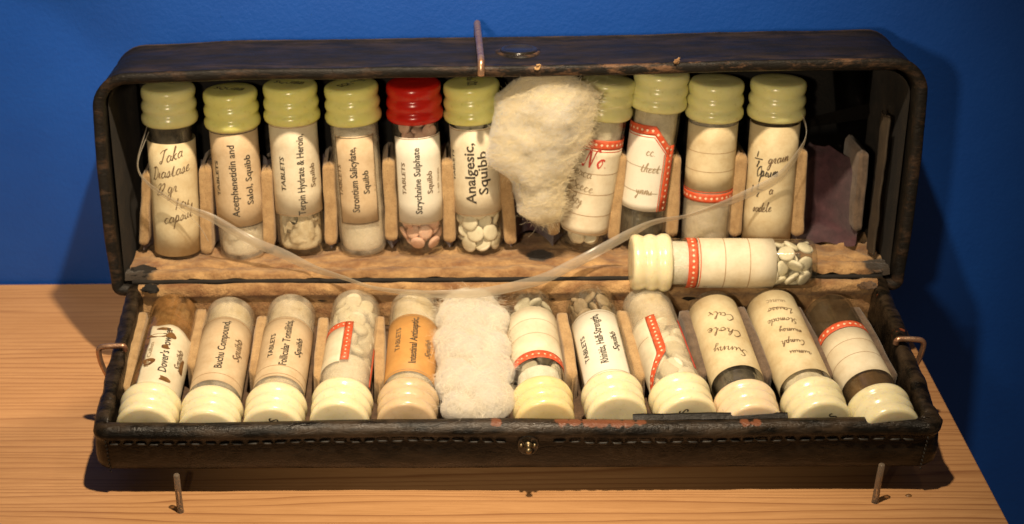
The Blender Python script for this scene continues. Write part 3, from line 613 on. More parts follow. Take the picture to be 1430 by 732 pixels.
def label(o, z0, z1, s0=-1.5, s1=1.5, mat='paper', fn=ident, lab=None, nzz=4):
    l = sheet('label', fn, s0, s1, z0, z1, 0., mat, o, .010, nzz=nzz)
    if lab: l['label'] = lab
    return l
def content(fr, z0, z1, mat, lab, r=.655, rough=.12, seed=1, name='powder', side=0.):
    prof = []; k = 14
    prof.append((0, z0)); prof.append((r * .6, z0)); prof.append((r * .93, z0 + .03)); prof.append((r, z0 + .12))
    for i in range(1, k): prof.append((r, z0 + .12 + (z1 - z0 - .12) * i / k))
    prof += [(r * .98, z1), (r * .75, z1), (r * .4, z1), (0, z1)]
    def wb_(a, rr, z):
        q = (z - z0) / (z1 - z0); g = fb(math.sin(a) * 2 + seed, math.cos(a) * 2, z * 2)
        return (rr * (1 - max(0, g) * rough * (1 if q < .95 else .5)), z + (q ** 2) * (rough * 2.2 * g + side * math.sin(a + seed)))
    V, F = lathe(prof, 36, wb_); o = mesh(name, V, F, mat, mw=fr); return tag(o, lab, 'powder' if name == 'powder' else name.replace('_', ' '), kind='stuff')
TABM = {}
def tablets(fr, z0, z1, n, mat, lab, group, rad=.23, th=.15, seed=1, flatk=0.):
    rs = random.Random(seed); rho = rad * .80; R = .655 - rho * .85; P = []
    for _ in range(n):
        a, rr = rs.random() * 6.28, R * math.sqrt(rs.random()); P.append(Vector((rr * math.cos(a), rr * math.sin(a), z0 + rho + rs.random() * (z1 - z0 - 2 * rho))))
    for it in range(90):
        for i in range(n):
            for j in range(i):
                d = P[i] - P[j]; l = d.length
                if l < 2 * rho: d = d.normalized() * (2 * rho - l) * .5 if l > 1e-5 else Vector((.01, 0, 0)); P[i] += d; P[j] -= d
        for p in P:
            l = math.hypot(p.x, p.y)
            if l > R: p.x *= R / l; p.y *= R / l
            p.z = min(max(p.z, z0 + rho * .8), z1 - rho * .8)
    key = (mat, rad, th)
    if key not in TABM:
        V, F = lathe([(0, -th / 2), (rad * .55, -th * .47), (rad * .85, -th * .36), (rad, -th * .2), (rad, th * .2), (rad * .85, th * .36), (rad * .55, th * .47), (0, th / 2)], 16)
        TABM[key] = None
    for p in P:
        if TABM[key] is None: o = mesh('tablet', V, F, mat); TABM[key] = o.data
        else: o = bpy.data.objects.new('tablet', TABM[key]); COL.objects.link(o)
        l = math.hypot(p.x, p.y)
        # tablets near the wall tend to lie flat against it
        if l > R * .6 and rs.random() < .6: q = Vector((p.x, p.y, .5 * (rs.random() - .5))).to_track_quat('Z', 'Y')
        else: q = Vector((rs.random() - .5, rs.random() - .5, rs.random() - .5)).to_track_quat('Z', 'Y')
        if l > R * .6: p = p + Vector((p.x, p.y, 0)) / l * (rho * .85 - th * .5 - .03 if abs((q @ Vector((0, 0, 1))).dot(Vector((p.x, p.y, 0)) / l)) > .8 else -.03)
        o.matrix_world = fr @ Matrix.Translation(p) @ q.to_matrix().to_4x4(); tag(o, lab, 'tablet', group)
GLID = 'vials standing in the slots of the lid'; GTR = 'vials lying in the slots of the tray'

# --- lid, left to right
f = lid_frame((-10.3, 5.43), (-10.38, .14)); v = vial(f, 'leftmost vial in the lid, full length label with handwriting, dull olive cap', 'cap_olive', GLID, capturn=.4, glass='glass')
l = label(v, .09, 3.8, mat='paper_yellow'); content(f, .15, 4.5, 'fill_dark', 'dark residue at the top of the leftmost lid vial', r=.6, name='filler')  # tube is empty; dark filler stands for the darkness behind the glass
for tx, s, z, a in (('Taka', -.42, 3.15, .1), ('Diastase', -.72, 2.62, .0), ('22 gr', -.58, 2.12, .0), ('1 cu', -.02, 1.66, .05), ('capsul', -.40, 1.18, .0)): script(l, tx, s, z, .19, 'brown_ink', tilt=.22 + a, wd=.034, sx=.95)
f = lid_frame((-8.39, 5.47), (-8.26, .0)); v = vial(f, 'lid vial labelled Acetphenetidin and Salol, under a green yellow cap', 'cap_green', GLID, capturn=1.2, captext='SQUIBB', captextrot=-.5, glass='glass_milky')
l = label(v, 1.18, 4.30, mat='paper_tan'); lines(l, (1.2, 4.24), mat='ink', wd=.03, name='border_line')
lettering(l, 'TABLETS', 1.15, .13, -.60, 2.78, 1); lettering(l, 'Acetphenetidin and', 2.35, .22, -.14, 2.72, 1); lettering(l, 'Salol, Squibb', 1.62, .21, .33, 2.72, 1)
content(f, .16, 1.25, 'powder', 'white powder at the bottom of the second lid vial', rough=.2, seed=3); content(f, 1.35, 4.25, 'powder_tan', 'pale packing inside the upper part of the second lid vial', name='packing', seed=8)
f = lid_frame((-6.53, 5.54), (-6.38, .17)); v = vial(f, 'lid vial labelled Terpin Hydrate and Heroin, green yellow cap, third from left', 'cap_green', GLID, capturn=2.2, captext='SQUIBB', captextrot=-.45)
l = label(v, 1.37, 4.32, mat='paper', s0=-1.3); lines(l, (1.40, 4.25), mat='line_ink', name='border_line')
lettering(l, 'TABLETS', 1.12, .15, -.42, 2.75, 1, slant=.2); lettering(l, 'Terpin Hydrate & Heroin,', 2.62, .22, .12, 2.72, 1, tilt=.03); lettering(l, 'Squibb', .78, .18, .48, 2.65, 1, mat='brown_ink')
content(f, .16, 1.30, 'powder_tan', 'lumpy tan powder at the bottom of the Terpin Hydrate vial', rough=.35, seed=5); content(f, 1.4, 4.3, 'powder_grey', 'grey packing inside the upper part of the third lid vial', name='packing', seed=9)
f = lid_frame((-4.65, 5.54), (-4.4, .13)); v = vial(f, 'lid vial labelled Strontium Salicylate, brownish framed label over solid white powder', 'cap_green', GLID, capturn=.2, captext='SQUIBB', captextrot=.62, glass='glass_milky')
l = label(v, 1.12, 3.99, s0=-.72, s1=.62, mat='paper_tan')
lines(l, (1.15, 3.95), -.70, .60, 'ink', .02, name='border_line'); [mesh('border_line', *strip_path([(s, 1.15 + 2.8 * i / 4) for i in range(5)], .02, .006), 'ink', l) for s in (-.69, .59)]
lettering(l, 'TABLETS', 1.02, .13, -.55, 2.55, 1, mat='brown_ink', slant=.2); lettering(l, 'Strontium Salicylate,', 2.12, .22, -.14, 2.6, 1); lettering(l, 'Squibb', .76, .19, .22, 2.50, 1); lettering(l, '5 Grains', .72, .10, .50, 2.5, 1, mat='faint_ink')
content(f, .16, 4.1, 'powder', 'fine white powder filling the Strontium Salicylate vial', rough=.04, seed=6)
f = lid_frame((-2.74, 5.51), (-2.54, .17)); v = vial(f, 'lid vial with the red cap, labelled Strychnine Sulphate, holding pink tablets', 'cap_red', GLID, capturn=1.9)
l = label(v, 1.06, 3.88, s0=-.80, s1=1.0, mat='paper_white'); lines(l, (1.09, 3.85), -.78, .98, 'line_ink', .02, name='border_line')
lettering(l, 'TABLETS', 1.05, .13, -.44, 2.55, 1, mat='brown_ink', slant=.2); lettering(l, 'Strychnine Sulphate', 2.15, .20, -.03, 2.5, 1); lettering(l, 'Squibb', .74, .18, .34, 2.42, 1, mat='brown_ink'); lettering(l, '1-40 Grain', .8, .09, .60, 2.4, 1, mat='faint_ink')
tablets(f, .15, 1.35, 26, 'tab_pink', 'pink tablet inside the red capped Strychnine vial', 'pink tablets in the red capped vial', seed=4); tablets(f, 3.5, 4.45, 16, 'tab_pink', 'pink tablet inside the red capped Strychnine vial', 'pink tablets in the red capped vial', seed=5)
f = lid_frame((-.97, 5.63), (-.67, .15)); v = vial(f, 'lid vial with bold Analgesic label and white tablets, left of the cotton', 'cap_green', GLID, capturn=.9, captext='SQUIBB', captextrot=1.57, capscale=1.03)
l = label(v, 1.34, 4.16, mat='paper'); lines(l, (1.37, 4.12), mat='line_ink', name='border_line')
lettering(l, 'TABLETS', 1.0, .12, -.66, 2.95, 1); lettering(l, 'Analgesic,', 1.98, .31, -.20, 2.75, 1); lettering(l, 'Squibb', 1.40, .29, .19, 2.75, 1)
tablets(f, .15, 1.6, 30, 'tab_white', 'white tablet inside the Analgesic vial', 'white tablets in the analgesic vial', rad=.27, th=.17, seed=9); tablets(f, 3.8, 4.5, 12, 'tab_grey', 'white tablet inside the Analgesic vial', 'white tablets in the analgesic vial', seed=10)
f = lid_frame((3.2, 5.42), (2.54, .22), 2.15); v = vial(f, 'lid vial right of the cotton, red script No. on its tilted label', 'cap_olive', GLID, capturn=.3)
top7 = lambda s, z: (s, z + (.0 if s > -.35 else .55 * (s + .35)) * sstep(2.6, 3.3, z))
l = label(v, .60, 3.42, mat='paper', fn=top7, nzz=12); band(l, 3.42, 3.72, fn=lambda s, z: (s, z + (0 if s > -.35 else .55 * (s + .35))), rule=-.06)
script(l, 'No.', -.34, 2.85, .27, 'crimson_ink', wd=.06, sx=.85, name='printed_number_sign')
lines(l, (2.62, 1.95, 1.25), mat='line_ink', tilt=.02); lines(l, (.66,), mat='line_ink')
for tx, z in (('caca', 2.52), ('Scece', 2.08), ('Rzy', 1.62)): script(l, tx, -.62, z, .15, 'faint_ink', tilt=-.1, wd=.034, sx=1.05)
tablets(f, .15, .95, 14, 'tab_white', 'white tablet inside the vial marked No. right of the cotton', 'white tablets in the vial marked No.', seed=19); content(f, 1.0, 4.3, 'powder_grey', 'greyish packing in the neck of the vial marked No.', name='packing', seed=18)
f = lid_frame((4.8, 5.55), (4.37, .45)); v = vial(f, 'lid vial with red dotted border turning down the right side of its label', 'cap_olive', GLID, capturn=1.4)
def top8(s, z): return (s, z - (sstep(2.6, 3.85, z)) * (.62 * max(0, s - .05) / .5 if s < .55 else .62) - .05 * max(0, -s) * sstep(2.6, 3.8, z))
l = label(v, 1.15, 3.62, s0=-1.4, s1=.50, mat='paper_white', fn=top8, nzz=12)
def b8(s, z): return (s, z - (.62 * max(0, s - .05) / .5 if s < .55 else .62) - .05 * max(0, -s))
band(l, 3.60, 3.90, -1.3, .62, fn=b8, rule=-.06)
sheet('red_band', ident, .50, .80, 1.15, 3.28, .0035, 'red_ink', l, .003); dots(l, [(.65, 1.25 + .19 * i) for i in range(11)], .042)
mesh('thin_red_rule', *strip_path([(.43, 1.15 + 1.85 * i / 6) for i in range(7)], .03, .006), 'red_ink', l)
lines(l, (2.55, 1.75), -1.2, .38, 'faint_ink', tilt=-.04)
for tx, s, z in (('cc.', -.15, 2.95), ('theet', -.25, 2.42), ('ynnu', -.3, 1.70)): script(l, tx, s, z, .14, 'faint_ink', wd=.032, sx=.95)
content(f, .16, 1.25, 'fill_dark', 'dark residue at the bottom of the vial with the red side border', name='filler', seed=22, rough=.2); content(f, 1.3, 4.4, 'powder_grey', 'greyish packing in the neck of the vial with the red side border', name='packing', seed=23)  # lower end is empty glass; dark filler imitates the dark behind it
f = lid_frame((6.48, 5.6), (6.43, .1)); v = vial(f, 'lid vial with blank ruled label over a red dotted band and white powder', 'cap_olive', GLID, capturn=2.5, glass='glass_milky')
l = label(v, 2.08, 4.17, mat='paper_yellow'); band(l, 1.76, 2.04, rule=.06); lines(l, (3.35, 2.75), mat='line_ink', wd=.018)
content(f, .16, 3.9, 'powder_grey', 'greyish white powder under the red banded lid vial label', seed=25, rough=.1)
f = lid_frame((8.36, 5.64), (8.35, .08)); v = vial(f, 'rightmost standing lid vial, brown handwritten grain and Opium on a long label', 'cap_olive', GLID, capturn=3.0, glass='glass_dark')
l = label(v, .25, 4.17, mat='paper_yellow')
script(l, '1', -.48, 3.18, .10, 'ink', wd=.04, tilt=.1); lines(l, (3.13,), -.56, -.28, 'ink', .035, name='fraction_bar'); script(l, '2', -.46, 2.88, .10, 'ink', wd=.04)
script(l, 'grain', -.12, 3.0, .16, 'brown_ink', tilt=.18, wd=.036, sx=.9); script(l, 'Opium', -.46, 2.56, .17, 'ink', tilt=.1, wd=.038, sx=.85)
script(l, '1', -.60, 2.02, .13, 'ink', wd=.036); script(l, '1', -.38, 2.20, .08, 'ink', wd=.036); lines(l, (2.16,), -.42, -.20, 'ink', .03, name='fraction_bar'); script(l, '2', -.38, 1.92, .09, 'ink', wd=.036)
script(l, 'a', -.02, 2.05, .16, 'brown_ink', wd=.036); script(l, 'sadele', -.48, 1.42, .14, 'brown_ink', tilt=.12, wd=.032)
content(f, .16, 4.5, 'fill_dark', 'dark residue in the neck of the rightmost standing vial', r=.6, name='filler', seed=31)  # empty neck, darkened by a filler instead of the dark lid behind

# --- the vial lying across the hinge
b = O + X * 9.25 + Uu * 0 + Vector((0, -.42, .62)); zc = Vector((-1, 0.0, .018)).normalized(); yf = Vector((0, .80, -.60)); yf = (yf - zc * yf.dot(zc)).normalized(); f = frame(b, yf.cross(zc), yf, zc)
v = vial(f, 'vial lying on its side across the hinge, red dotted band and white tablets', 'cap_cream', 'vials lying outside the slots', capscale=1.0)
l = label(v, 1.25, 3.52, mat='paper', s0=-1.35, s1=1.35); band(l, 3.55, 3.84, s0=-1.35, s1=1.35, rule=-.07); lines(l, (2.02, 2.75), mat='line_ink', wd=.024); script(l, 'Co', -.98, 3.2, .09, 'faint_ink', wd=.02, ang=math.pi / 2)
content(f, 3.2, 4.45, 'powder', 'white cotton packing in the neck of the lying vial', name='packing', seed=33, rough=.06)
tablets(f, .16, 1.75, 34, 'tab_white', 'white tablet in the closed end of the lying vial', 'white tablets in the lying vial', rad=.25, th=.16, seed=12)

# --- tray, left to right
f = tray_frame((-10.18, 5.15), (-10.08, .76)); v = vial(f, 'leftmost tray vial, stained brown label reading Dover\'s Powder', 'cap_cream', GTR, glass='glass_brown', capturn=.5)
def torn(s, z): return (s + .10 * nz(z * 2.2, 1.5) , z + .22 * nz(s * 2.2, 3.3) * (1 - sstep(1.7, 2.6, z)))
l = label(v, 1.65, 4.28, s0=-1.2, s1=.62, mat='paper', fn=torn, nzz=16)
lettering(l, "Dover's Powder", 1.95, .24, .02, 2.75, -1, tilt=0.05); lettering(l, 'Squibb', .85, .22, -.42, 2.95, -1, mat='brown_ink', slant=.3); lettering(l, 'Dr. Cullen', 1.1, .13, .42, 3.0, -1, mat='faint_ink')
for s, z, a, b_ in ((.42, 3.35, .17, .2), (-.05, 2.1, .14, .16), (.3, 2.15, .3, .1), (-.15, 4.0, .16, .12), (.02, 2.65, .09, .12), (-.62, 3.1, .08, .4), (.15, 1.85, .2, .08)):
    V = [cyl(s + a * (1 + .3 * math.sin(3 * k * .35 + s * 9)) * math.cos(k * .35), z + b_ * (1 + .25 * math.cos(2 * k * .35)) * math.sin(k * .35), .016) for k in range(18)]; mesh('brown_stain', V, [tuple(range(18))], 'blot', l, smooth=False)
content(f, .2, 4.3, 'powder_brown', 'caked brown powder inside the stained leftmost tray vial', rough=.25, seed=41)
f = tray_frame((-8.41, 4.97), (-8.34, .92)); v = vial(f, 'second tray vial from the left, labelled Buchu Compound', 'cap_cream', GTR, glass='glass_milky', capturn=.1)
l = label(v, 1.12, 4.0, mat='paper_tan', s0=-1.3, s1=1.1); lines(l, (1.2, 3.7), mat='line_ink', name='border_line'); lettering(l, 'Buchu Compound,', 2.15, .22, .10, 2.4, -1); lettering(l, 'Squibb', .95, .24, -.36, 2.45, -1, mat='brown_ink', slant=.2)
content(f, .2, 3.7, 'powder_buff', 'buff powder filling the Buchu Compound vial', seed=43, rough=.06)
f = tray_frame((-6.6, 4.86), (-6.48, .8)); v = vial(f, 'third tray vial from the left, labelled Follicular Tonsilitis', 'cap_cream', GTR, glass='glass_milky', capturn=.9, captext='SQUIBB', captextrot=1.6)
l = label(v, 1.25, 3.95, mat='paper_tan', s0=-1.3, s1=1.1); lines(l, (1.35, 3.5, 3.85), mat='line_ink', name='border_line'); lettering(l, 'TABLETS', 1.05, .15, .42, 2.55, -1); lettering(l, 'Follicular Tonsilitis,', 2.05, .22, .04, 2.45, -1); lettering(l, 'Squibb', .8, .20, -.34, 2.5, -1, slant=.2)
content(f, .2, 4.3, 'powder_tan', 'lumpy tan powder inside the Follicular Tonsilitis vial', seed=45, rough=.15)
f = tray_frame((-4.73, 4.91), (-4.51, .61)); v = vial(f, 'tray vial with only a corner of a red dotted label showing beside white tablets', 'cap_cream', GTR, glass='glass_milky', capturn=2.)
l = label(v, 1.95, 3.5, s0=.28, s1=1.35, mat='paper'); sheet('red_band', ident, .02, .26, 1.7, 3.45, .003, 'red_ink', l, .003); sheet('red_band', ident, .26, 1.35, 1.7, 1.94, .0035, 'red_ink', l, .003)
dots(l, [(.14, 1.82 + .17 * i) for i in range(10)] + [(.31 + .17 * i, 1.82) for i in range(6)], .03)
sheet('red_edge', ident, -.95, -.82, 2.3, 4.0, .003, 'red_ink', l, .003)
tablets(f, .18, 3.4, 62, 'tab_white', 'white tablet in the fourth tray vial from the left', 'white tablets in the fourth tray vial', rad=.25, th=.18, seed=14); content(f, 3.0, 4.35, 'powder', 'white cotton packing near the cap of the fourth tray vial', name='packing', seed=46, rough=.15)
f = tray_frame((-2.87, 4.86), (-2.73, .63)); v = vial(f, 'tray vial with the amber label reading Intestinal Antiseptic', 'cap_clear', GTR, capturn=1.2, glass='glass_milky')
l = label(v, 1.35, 3.95, s0=-1.0, s1=1.0, mat='paper_amber'); lines(l, (1.42, 3.88), -.98, .98, 'line_ink', name='border_line'); lettering(l, 'TABLETS', 1.05, .16, .42, 2.45, -1, mat='brown_ink'); lettering(l, 'Intestinal Antiseptic,', 2.1, .21, -.02, 2.55, -1); lettering(l, 'Squibb', .8, .19, -.44, 2.75, -1, mat='brown_ink', slant=.2)
content(f, .2, 4.3, 'powder_buff', 'cream powder filling the amber labelled vial', seed=48, rough=.03)
f = tray_frame((.88, 4.8), (.73, .6)); v = vial(f, 'tray vial right of the cotton, blank ruled label above a red band, yellow cap', 'cap_yellow', GTR, capturn=.4)
l = label(v, 1.05, 3.1, mat='paper', s0=-1.2, s1=1.2); band(l, 3.1, 3.42, s0=-1.2, s1=1.2, dr=.035); lines(l, (1.65, 2.3), mat='line_ink', wd=.018)
tablets(f, .2, 1.3, 20, 'tab_grey', 'dull tablet in the closed end of the yellow capped vial', 'tablets in the yellow capped vial', rad=.26, th=.18, seed=15); content(f, 3.55, 4.35, 'powder', 'white packing near the yellow cap', name='packing', seed=50)
tablets(f, 2.7, 3.7, 14, 'tab_grey', 'dull tablet in the closed end of the yellow capped vial', 'tablets in the yellow capped vial', rad=.26, th=.18, seed=17)
f = tray_frame((2.87, 4.81), (2.58, .41)); v = vial(f, 'tray vial labelled Rhinitis, Half-Strength, on bright white paper', 'cap_cream', GTR, capturn=1.8)
l = label(v, 1.42, 4.25, s0=-.78, s1=.86, mat='paper_white'); lines(l, (1.5, 4.18), -.76, .84, 'line_ink', .015, name='border_line'); lettering(l, 'TABLETS', 1.15, .16, .44, 2.95, -1); lettering(l, 'Rhinitis, Half-Strength,', 2.2, .22, -.02, 2.75, -1); lettering(l, 'Squibb', .85, .19, -.42, 2.85, -1, slant=.2)
tablets(f, .2, 1.9, 34, 'tab_tan', 'brown tablet in the closed end of the Rhinitis vial', 'brown tablets in the rhinitis vial', rad=.25, th=.17, seed=18)
f = tray_frame((4.74, 4.83), (4.27, .5)); v = vial(f, 'tray vial with a bent red dotted strip and large white tablets by its cap', 'cap_cream', GTR, capturn=.7, captext='SQUIBB', captextrot=1.57, glass='glass_milky')
l = label(v, 1.55, 4.1, s0=.18, s1=1.4, mat='paper', fn=lambda s, z: (s + .75 * max(0, z - 3.2) * (1 - (s - .18) / 1.22), z), nzz=14)
sheet('red_band', lambda s, z: (s + .80 * max(0, z - 3.2), z), -.12, .16, 1.55, 4.2, .004, 'red_ink', l, .003, nzz=14); dots(l, [(.02 + .80 * max(0, z - 3.2), z) for z in [1.65 + .17 * i for i in range(15)]], .04); lines(l, (2.4,), .25, 1.2, 'line_ink')
sheet('red_edge', ident, -.98, -.86, 1.6, 3.8, .003, 'crimson_ink', l, .003)
content(f, .3, 1.9, 'powder_tan', 'pale packing in the closed end of the vial with the bent red strip', name='packing', seed=53, rough=.25); tablets(f, 1.6, 4.4, 30, 'tab_white', 'large white tablet in the vial with the bent red strip', 'large white tablets in the tray', rad=.36, th=.24, seed=20)
f = tray_frame((6.51, 4.96), (6.21, .80)); v = vial(f, 'tray vial with three inverted handwritten lines and a pinkish cap', 'cap_pink', GTR, capturn=2.1, captext='SQUIBB', captextrot=1.57)
l = label(v, .35, 3.62, mat='paper_yellow')
for tx, s, z in (('Calx', -.62, 1.35), ('Chole', -.66, 2.1), ('Sunny', -.62, 2.95)): script(l, tx, s, z, .16, 'brown_ink', tilt=-.38, wd=.032, sx=1.3)
content(f, .2, 4.35, 'fill_dark', 'dark residue in the neck of the tray vial with the pinkish cap', r=.6, name='filler', seed=55)  # dark filler running the length of the tube
f = tray_frame((8.4, 5.04), (7.98, .70)); v = vial(f, 'second tray vial from the right, long label covered in faded handwriting', 'cap_white', GTR, capturn=1.0, captext='SQUIBB', captextrot=.5)
l = label(v, .25, 3.9, mat='paper_yellow')
for tx, s, z in (('uunic', -.5, .75), ('Lausso', -.62, 1.15), ('Stomade', -.6, 1.65), ('mumsy', -.6, 2.15), ('Cumph.', -.55, 2.65), ('rumuu', -.6, 3.15)): script(l, tx, s, z, .12, 'brown_ink' if z > .8 else 'faint_ink', tilt=-.22, wd=.028, sx=1.05)
content(f, .2, 4.35, 'powder_grey', 'greyish residue in the neck of the second tray vial from the right', r=.62, name='filler', seed=57)
f = tray_frame((10.14, 5.11), (9.65, 1.03)); v = vial(f, 'rightmost tray vial, empty dark end above a red dotted band on a blank label', 'cap_white', GTR, capturn=1.6, captext='SQUIBB', captextrot=1.57, glass='glass_dark')
l = label(v, 1.72, 3.62, mat='paper', s0=-1.2, s1=1.3); band(l, 1.42, 1.70, s0=-1.2, s1=1.3); lines(l, (2.25, 2.85), mat='line_ink', wd=.018)
content(f, 3.1, 4.35, 'powder_brown', 'brown packing near the cap of the rightmost tray vial', name='packing', seed=59, rough=.1)

# ---------------------------------------------------------------- cotton wool
def wad(name, rows, fn, mat, lab, depth, seed, puffs, nfib, fibfn, pk=1.):
    """rows: (along, left, right, centre height); cross-section is a lumpy ellipse; fn(x, along, h) -> world"""
    n = 90; m_ = 72; V = []; F = []; HV = []
    A = [r[0] for r in rows]; lo, hi = A[0], A[-1]
    def at(t):
        a = lo + (hi - lo) * t
        for i in range(len(rows) - 1):
            if (a - A[i]) * (a - A[i + 1]) <= 0:
                k = (a - A[i]) / (A[i + 1] - A[i]); k = k * k * (3 - 2 * k); return [rows[i][j] * (1 - k) + rows[i + 1][j] * k for j in range(4)]
        return rows[-1]
    P = []
    for i in range(n + 1):
        t = i / n; a, l_, r_, hc = at(t); cx, hw = (l_ + r_) / 2, (r_ - l_) / 2; e = min(1, math.sqrt(max(0, 1 - (2 * t - 1) ** 8)) + .02); ring = []
        for j in range(m_):
            th = 2 * math.pi * j / m_; c_, s__ = math.cos(th), math.sin(th)
            x = cx + hw * e * c_; h = hc + depth * e * s__
            g = .15 * fb(x * 1.0 + seed, a * 1.0, h) + .05 * nz(x * 3.2, a * 3.2 + seed, h * 3)
            best = 0
            for (px, pa, pr, ph) in puffs:
                d = ((x - px) ** 2 + (a - pa) ** 2) / pr ** 2
                if d < 1: best = max(best, ph * pk * (1 - d) ** .5) if pk > 1 else best + ph * (1 - d) ** .6
            if s__ > 0: g += best * s__
            if pk > 1: g += .5 * best * (1 - max(0, s__)) - .10
            x += c_ * g * .8; h += s__ * g; al = a + .08 * nz(x * 3, h * 3, seed)
            ring.append((x, al, h)); V.append(fn(x - c_ * (.20 if pk == 1. else .15) * e, al, h - s__ * (.20 if pk == 1. else .15) * e)); HV.append(fn(x + c_ * .06, al + .05 * (2 * t - 1) ** 5, h + s__ * .06))
        P.append(ring)
    for i in range(n):
        for j in range(m_): a, b = i * m_ + j, i * m_ + (j + 1) % m_; F.append((a, b, b + m_, a + m_))
    F.append(tuple(range(m_))); F.append(tuple(n * m_ + k for k in range(m_)))
    o = mesh(name, V, F, mat); tag(o, lab, 'cotton'); hv = mesh('wispy_surface', HV, F, 'wisp_cream' if pk == 1. else 'wisp_white', o)
    V = []; F = []; rs = random.Random(seed); H = {}; q_ = .05
    for i in range(n):
        for j in range(m_ // 2):
            a0, a1, b0, b1 = P[i][j], P[i][j + 1], P[i + 1][j], P[i + 1][j + 1]
            for u_ in (0, .33, .66):
                for v_ in (0, .5):
                    p = [(a0[c] * (1 - u_) + a1[c] * u_) * (1 - v_) + (b0[c] * (1 - u_) + b1[c] * u_) * v_ for c in range(3)]
                    k = (round(p[0] / q_), round(p[1] / q_)); H[k] = max(H.get(k, -9), p[2])
    def hgt(x, a): return H.get((round(x / q_), round(a / q_)))
    for k in range(nfib):
        i = rs.randrange(0, n + 1); j = rs.randrange(0, m_ // 2 + 1); p = Vector(P[i][j]); edge = j < 6 or j > m_ // 2 - 6 or i < 4 or i > n - 4; loose = rs.random() < (.10 if edge else .03)
        d = fibfn(p.x, p.y, rs); L = (.5 + 1.2 * rs.random()) * (.6 if loose else 1); ns = 9; pts = []; q = p.copy(); lift = .07; cu = rs.gauss(0, 1.6); rise = (.02 + .12 * rs.random() ** 2) if loose else 0
        for s in range(ns):
            h = hgt(q.x, q.y); out = h is None
            if out: h = (pts[-1].z if pts else p.z) - .02
            elif pts and abs(h - pts[-1].z) > .10: h = pts[-1].z + (.04 if h > pts[-1].z else -.05)
            pts.append(Vector((q.x, q.y, h + (lift if not pts else 0) + rise * s / ns)))
            c_, s__ = math.cos(cu / ns), math.sin(cu / ns); d = Vector((d.x * c_ - d.y * s__, d.x * s__ + d.y * c_, 0)) + Vector((rs.gauss(0, .14), rs.gauss(0, .14), 0)); d.normalize(); q = q + d * (L / ns)
            if out and rs.random() < (.30 if loose else .8): break
        ns2 = len(pts); wd = .0012 + .0018 * rs.random()
        if ns2 < 3: continue
        for s, p_ in enumerate(pts):
            dd = (pts[min(s + 1, ns2 - 1)] - pts[max(s - 1, 0)]).normalized(); sd = dd.cross(Vector((0, 0, 1))).normalized() * wd
            V += [fn(*(p_ + sd)), fn(*(p_ - sd))]
            if s: b = len(V) - 4; F.append((b, b + 2, b + 3, b + 1))
    fo = mesh('fibres', V, F, mat, o); fo['kind'] = 'stuff'; return o
wad('cotton_wool', [(6.15, .05, 2.5, .95), (5.6, -.25, 2.75, .9), (4.9, -.32, 2.72, .85), (4.2, -.38, 2.6, .85), (3.65, -.5, 2.15, .8), (3.3, -.35, 2.0, .8), (2.9, .2, 1.85, .75), (2.2, .42, 1.8, .7), (1.75, .48, 1.75, .7), (1.4, .75, 1.6, .6)],
    lambda x, a, h: LP(x, a, 1.75 - h), 'cotton', 'yellowish wad of cotton wool stuffed in the lid and hanging past the snap', .55, 3.0,
    [(1.2, 4.7, 1.0, .22), (1.6, 5.6, .9, .15), (.1, 3.7, .6, .2), (1.2, 3.2, .8, .2), (1.3, 2.0, .6, .2)], 3500, lambda x, a, rs: Vector((1, .3 + rs.gauss(0, .45), 0)).normalized())
wad('cotton_wool', [(.42, -1.35, -.75, .05), (.85, -1.8, -.3, -.05), (1.4, -2.0, -.15, .0), (2.2, -2.02, -.05, .05), (3.2, -2.1, -.0, .1), (4.2, -2.05, .02, .1), (5.2, -1.98, .05, .08), (5.9, -2.02, .05, .05), (6.3, -1.9, -.05, .0)],
    lambda x, a, h: TP(x, a, h - .28), 'cotton_white', 'white wad of cotton wool filling a slot in the middle of the tray', .42, 8.0,
    [(-1.9 + 1.85 * ((k * .618) % 1) + .1 * math.sin(k * 7), .8 + 5.4 * k / 34 + .12 * math.sin(k * 3.1), .30 + .26 * ((k * .37) % 1), .16 + .12 * ((k * .73) % 1)) for k in range(34)], 2500, lambda x, a, rs: Vector((rs.gauss(0, 1), rs.gauss(0, 1), 0)).normalized(), 1.5)

# ---------------------------------------------------------------- clear plastic strap
S = [(-10.75, 4.9, 2.2, .02, .2), (-11.0, 4.28, 1.5, .05, .2), (-11.2, 3.25, 1.0, .05, .15), (-10.45, 2.45, .95, .05, .3), (-9.75, 2.05, .9, .09, .6), (-8.95, 1.70, .85, .15, .8), (-7.85, 1.02, .75, .18, .9), (-6.8, .71, .35, .18, .85), (-5.82, .40, -.1, .13, .7), (-4.9, .34, -.7, .07, .3),
     (-4.04, .19, -1.1, .05, .2), (-3.2, .12, -1.3, .08, .45), (-2.29, .18, -1.65, .12, .7), (-1.4, .20, -1.7, .15, .85), (-.52, .24, -1.65, .17, .9), (.4, .25, -1.2, .18, .9), (1.22, .28, -.7, .19, .9), (2.0, .52, -.3, .19, .9), (2.75, .80, .0, .19, .9), (3.8, 1.36, .15, .16, .8), (4.6, 1.60, .5, .09, .5), (5.58, 1.65, .85, .05, .3),
     (6.5, 1.95, .9, .09, .5), (7.30, 2.24, 1.0, .15, .8), (8.30, 2.80, 1.0, .16, .85), (8.82, 3.45, 1.1, .11, .7), (9.12, 4.1, 1.3, .05, .3), (8.98, 4.7, 1.9, .03, .2), (8.75, 5.0, 2.5, .03, .2)]
C3 = catmull([(a, b, c_) for a, b, c_, d, e in S], 7); Wd = catmull([(d, e, 0) for a, b, c_, d, e in S], 7); V = []; F = []
